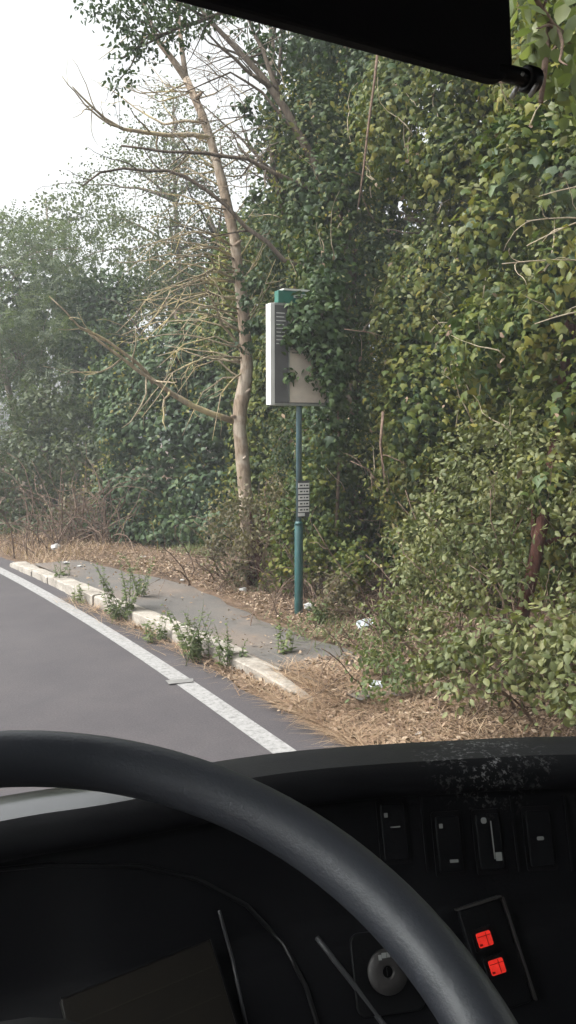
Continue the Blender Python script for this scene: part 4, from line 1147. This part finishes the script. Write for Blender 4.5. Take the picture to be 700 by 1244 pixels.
# dashboard: crest swept round the driver
crest = [(-0.76, 0.86), (-0.45, 0.955), (-0.1, 0.995), (0.161, 0.990), (0.284, 0.972), (0.461, 0.955), (0.588, 0.928), (0.753, 0.868), (0.921, 0.795), (1.15, 0.66), (1.42, 0.46), (1.72, 0.20)]
CZ = 1.522
def crom(P, n):
    P = [Vector((p[0], p[1], 0)) for p in P]; out_ = []
    for i in range(len(P) - 1):
        a, b_, c, d = P[max(i - 1, 0)], P[i], P[i + 1], P[min(i + 2, len(P) - 1)]
        for k in range(n):
            t_ = k / n
            out_.append(0.5 * ((2 * b_) + (c - a) * t_ + (2 * a - 5 * b_ + 4 * c - d) * t_ ** 2 + (3 * b_ - a - 3 * c + d) * t_ ** 3))
    out_.append(P[-1]); return out_
cr = crom(crest, 6)
prof = [(-0.28, -0.34), (-0.16, -0.15), (-0.11, -0.040), (-0.085, -0.010), (-0.070, -0.002), (-0.035, 0.001), (-0.012, 0.001), (0.004, 0.0), (0.018, -0.005), (0.029, -0.014), (0.034, -0.026), (0.031, -0.038), (0.020, -0.043), (0.006, -0.046),
        (0.010, -0.060), (0.035, -0.120), (0.060, -0.180), (0.066, -0.190), (0.090, -0.200), (0.100, -0.206), (0.130, -0.260), (0.175, -0.34), (0.21, -0.45), (0.22, -0.75)]
rows = []
for i, p in enumerate(cr):
    tg = (cr[min(i + 1, len(cr) - 1)] - cr[max(i - 1, 0)]).normalized()
    nn = Vector((tg.y, -tg.x, 0))                       # towards the driver
    row = []
    for a, z in prof:
        q = p + nn * a
        if a < -0.05: q.y = min(q.y, YF - 0.08)
        row.append(Vector((q.x, min(q.y, YF - 0.075), CZ + 0.012 + z)))
    rows.append(row)
ks = next(i for i, p in enumerate(cr) if p.x > 0.40)
mb = MB(); mb.quad_grid([r_[:8] for r_ in rows[:ks + 1]]); mb.build('cluster_cowl', M['dash_top'], bus)
mb = MB(); mb.quad_grid([r_[:8] for r_ in rows[ks:]]); mb.build('dashboard_pad', M['dash_pad'], bus)
mb = MB(); mb.quad_grid([r_[7:] for r_ in rows]); mb.build('dashboard_fascia', M['dash'], bus)
mb = MB(); mb.quad_grid(rows)
bvh = BVHTree.FromPolygons([Vector(v) for v in mb.v], mb.f)
def hit(px, py):
    r = ray(px, py).normalized()
    loc, nrm, idx, dist = bvh.ray_cast(CAM, r)
    if loc is None: return at(px, py, 0.95), -r
    if nrm.dot(r) > 0: nrm = -nrm
    return loc, nrm
def local_axes(px, py):
    loc, nrm = hit(px, py)
    up = (Vector((0, 0, 1)) - nrm * nrm.z).normalized(); rt = up.cross(nrm).normalized()
    return loc, rt, up, nrm
def rrect(w_, h_, r, n=4):
    o = []
    for cx, cy, a0_ in ((w_ / 2 - r, h_ / 2 - r, 0), (-w_ / 2 + r, h_ / 2 - r, 90), (-w_ / 2 + r, -h_ / 2 + r, 180), (w_ / 2 - r, -h_ / 2 + r, 270)):
        for k in range(n + 1):
            a = rad(a0_ + 90 * k / n); o.append((cx + r * math.cos(a), cy + r * math.sin(a)))
    return o
def plate(name, mat, px, py, w_, h_, th, r=0.004, parent=bus, off=0.0, ax=None, ox=0, oy=0, bevel=0.0):
    loc, rt, up, nr = ax or local_axes(px, py)
    mb = MB()
    mb.prism([loc + rt * (x + ox) + up * (y + oy) + nr * (off - 0.004) for x, y in rrect(w_, h_, r)], nr * (th + 0.004))
    return mb.build(name, M[mat], parent, smooth=False, bevel=bevel), (loc + nr * (off + th), rt, up, nr)
# rocker switches
sp = [(478, 1010), (545, 1025), (594, 1022), (655, 1018)]
for k, (px, py) in enumerate(sp):
    o, ax = plate('rocker_switch', 'panel', px, py, 0.044, 0.085, 0.002, 0.004)
    o2, ax2 = plate('rocker', 'dash', 0, 0, 0.034, 0.073, 0.003, 0.003, o, 0.0, ax, bevel=0.0015)
    def mark(w_, h_, ox, oy, r=0.0008): plate('switch_mark', 'icon', 0, 0, w_, h_, 0.0006, r, o, 0.0, ax2, ox, oy)
    if k == 0: mark(0.005, 0.006, -0.010, 0.022); mark(0.014, 0.0016, 0.002, 0.006, .0005)
    if k == 1: mark(0.005, 0.006, -0.010, 0.024); mark(0.012, 0.004, 0.004, -0.022)
    if k == 2:
        mark(0.008, 0.008, -0.006, 0.028, .003); mark(0.0016, 0.05, 0.004, 0.002, .0005); mark(0.009, 0.011, 0.010, -0.020)
    if k == 3: mark(0.010, 0.005, 0.0, 0.0, .002)
for px, py in ((515, 1012), (625, 1012), (690, 1012)):
    plate('seam_strip', 'panel', px, py, 0.003, 0.10, 0.003, 0.001)
# warning switch block
ax0 = local_axes(600, 1160)
ca_, sa_ = math.cos(rad(11)), math.sin(rad(11))
ax0 = (ax0[0], ax0[1] * ca_ + ax0[2] * sa_, ax0[2] * ca_ - ax0[1] * sa_, ax0[3])
o, axb = plate('warning_switch_block', 'panel', 0, 0, 0.062, 0.125, 0.006, 0.006, bus, 0, ax0, bevel=0.002)
loc, rt, up, nr = ax0
for e in ((0.034, 0, 0.003, 0.125), (0, 0.064, 0.065, 0.003)):
    plate('block_edge', 'knob', 0, 0, e[2], e[3], 0.009, 0.001, o, 0.0, ax0, e[0], e[1])
for k, (px, py) in enumerate(((585, 1140), (600, 1173))):
    d = hit(px, py)[0] - loc
    ox, oy = d.dot(rt), d.dot(up)
    b_, axl = plate('warning_button', 'panel', 0, 0, 0.030, 0.028, 0.004, 0.003, bus, 0.008, ax0, ox, oy)
    plate('red_lens', 'red', 0, 0, 0.020, 0.0175, 0.0015, 0.002, b_, 0.012, ax0, ox, oy)
    for q_ in ((0.0008, 0.0165, 0.003, 0), (0.0190, 0.0007, 0, 0.004), (0.004, 0.0025, -0.007, -0.0055)): plate('lens_mark', 'red_dark', 0, 0, q_[0], q_[1], 0.0005, 0.0003, b_, 0.0135, ax0, ox + q_[2], oy + q_[3])
# ignition knob on its plate
axk = local_axes(470, 1180)
o, _ = plate('knob_plate', 'panel', 0, 0, 0.09, 0.095, 0.004, 0.012, bus, 0, axk, bevel=0.0015)
loc, rt, up, nr = axk
mb = MB()
ang = [2 * math.pi * k / 28 for k in range(28)]
ring = lambda r, h: [loc + (rt * math.cos(a) + up * math.sin(a)) * r + nr * h for a in ang]
mb.quad_grid([ring(0.027, 0.002), ring(0.0265, 0.006), ring(0.0255, 0.008), ring(0.0085, 0.0082), ring(0.0072, 0.0075), ring(0.0065, 0.001), ring(0.0005, 0.001)], True)
kn = mb.build('ignition_knob', M['knob'], bus)
mb = MB(); mb.box(loc + nr * 0.0035, (0.002, 0.010, 0.004), (rt, up, nr)); mb.build('key_slot', M['panel'], kn, smooth=False)
for a, w_ in ((1.75, 0.006), (2.05, 0.004), (1.45, 0.004)):
    p = loc + (rt * math.cos(a) + up * math.sin(a)) * 0.0195 + nr * 0.0085
    mb = MB(); mb.box(p, (w_, 0.006, 0.0012), (rt, up, nr)); mb.build('knob_mark', M['icon'], kn, smooth=False)
# trims that follow the fascia
def trim_line(name, pix, r, mat, n=6):
    pts = []
    for i in range(len(pix) - 1):
        for f in np.linspace(0, 1, 8, endpoint=(i == len(pix) - 2)):
            l_, n_ = hit(pix[i][0] * (1 - f) + pix[i + 1][0] * f, pix[i][1] * (1 - f) + pix[i + 1][1] * f)
            pts.append(l_ + n_ * r * 0.4)
    mb = MB(); mb.tube(pts, r, n); return mb.build(name, M[mat], bus)
trim_line('panel_trim', [(385, 1140), (425, 1190), (470, 1250), (500, 1290)], 0.0035, 'trim', 8)
trim_line('cluster_bezel', [(-60, 1062), (60, 1050), (170, 1052), (240, 1068), (300, 1100), (345, 1148), (372, 1200), (390, 1260)], 0.003, 'panel', 8)
trim_line('cluster_rib', [(266, 1106), (282, 1165), (300, 1250)], 0.0022, 'trim')
lo_, rt_, up_, nr_ = local_axes(165, 1178)
c1_, s1_ = math.cos(rad(16)), math.sin(rad(16))
lo2_ = hit(165, 1320)[0]; up_ = (lo_ - lo2_).normalized(); rt_ = (rt_ - up_ * rt_.dot(up_)).normalized(); nr_ = rt_.cross(up_)
axd = (lo_, rt_ * c1_ + up_ * s1_, up_ * c1_ - rt_ * s1_, nr_)
ds, axe = plate('display', 'screen', 0, 0, 0.185, 0.17, 0.022, 0.004, bus, 0.0, axd, 0.0, -0.085, bevel=0.001)
plate('display_border', 'panel', 0, 0, 0.185, 0.0022, 0.0012, 0.0006, ds, 0.022, axd, 0.0, 0.0)
for q_ in (-0.03, -0.062, -0.094): plate('display_line', 'screen_line', 0, 0, 0.17, 0.0014, 0.0006, 0.0004, ds, 0.022, axd, 0.0, q_)
plate('display_border', 'panel', 0, 0, 0.0022, 0.17, 0.0012, 0.0006, ds, 0.022, axd, 0.0925, -0.085)

# steering wheel
wc = Vector((0.0614, 0.3366, 1.696)); tl, sl, RW = 0.3583, 0.0785, 0.2422
wn = Vector((sl, -math.sin(tl), math.cos(tl))).normalized()
wu = Vector((0, 1, 0)).cross(wn).normalized(); wv = wn.cross(wu)
mb = MB(); rows = []
for k in range(96):
    a = 2 * math.pi * k / 96
    e = wu * math.cos(a) + wv * math.sin(a)
    rows.append([wc + e * (RW + 0.0190 * math.cos(q)) + wn * 0.0186 * math.sin(q) for q in [2 * math.pi * j / 18 for j in range(18)]])
rows.append(rows[0])
mb.quad_grid(rows, True)
sw = mb.build('steering_wheel', M['wheel'], bus)
mb = MB(); rows = []
hubc = wc - wn * 0.045
for r, h in ((0.001, 0.03), (0.05, 0.028), (0.075, 0.018), (0.085, 0.0), (0.08, -0.03), (0.04, -0.05), (0.03, -0.4)):
    rows.append([hubc + (wu * math.cos(a) + wv * math.sin(a)) * r + wn * h for a in ang])
mb.quad_grid(rows, True); mb.build('hub', M['dash'], sw)
for a in (rad(-35), rad(215)):
    e = wu * math.cos(a) + wv * math.sin(a)
    mb = MB(); mb.tube([hubc + e * 0.07, hubc + e * 0.13 + wn * 0.01, wc + e * (RW - 0.008)], [0.02, 0.016, 0.013], 10); mb.build('spoke', M['dash'], sw)

# sun visor
vy = 0.633
mb = MB()
vr = 0.022; xr_, xl_, zb_, zt_ = 0.612, -0.62, 2.338, 2.72
ol = [(xl_, zb_), (xr_ - vr, zb_)] + [(xr_ - vr + vr * math.sin(rad(a)), zb_ + vr - vr * math.cos(rad(a))) for a in (20, 45, 70, 90)] + [(xr_, zt_), (xl_, zt_)]
mb.prism([Vector((x, vy + 0.10 * (z - zb_), z)) for x, z in ol], (0, 0.018, 0.0))
vis = mb.build('sun_visor', M['visor'], bus, smooth=False, bevel=0.004)
mb = MB(); p = at(640, 96, 0.83)
mb.tube([Vector((xr_ - 0.02, p.y, p.z)), Vector((p.x + 0.006, p.y, p.z))], [0.008, 0.009], 12)
mb.tube([p + Vector((-0.004, 0, 0)), p + Vector((0.012, 0, 0))], [0.013, 0.013], 12)
kb = mb.build('visor_knob', M['panel'], vis, bevel=0.002)
for px, py in ((629, 105), (652, 103), (635, 89)):
    q = at(px, py, 0.815); mb = MB(); mb.tube([q, q + C_F * 0.02], [0.0022, 0.003], 8); mb.build('screw', M['steel'], vis)
mb = MB(); mb.tube([Vector((xl_ + 0.1, vy + 0.05, 2.70)), Vector((xl_ + 0.1, vy + 0.25, 2.98))], 0.008, 8)
mb.tube([Vector((xr_ - 0.1, vy + 0.05, 2.70)), Vector((xr_ - 0.1, vy + 0.25, 2.98))], 0.008, 8); mb.build('visor_arm', M['panel'], vis)

# ------------------------------------------------------------------ windscreen glare, imitated by a thin scattering volume added to the air
hz = MB(); hz.box((0, 0, 5.5), (164, 164, 14))
hm = bpy.data.materials.new('thin haze'); hm.use_nodes = True
t = hm.node_tree; t.nodes.clear()
o_ = t.nodes.new('ShaderNodeOutputMaterial'); pv = t.nodes.new('ShaderNodeVolumePrincipled')
pv.inputs['Color'].default_value = (0.92, 0.95, 1.0, 1); pv.inputs['Density'].default_value = 0.0037
pv.inputs['Anisotropy'].default_value = 0.2
t.links.new(pv.outputs[0], o_.inputs['Volume'])
hz = hz.build('glare_veil', hm, smooth=False)
tag(hz, 'thin pale veil added to imitate windscreen glare', None, kind='stuff')
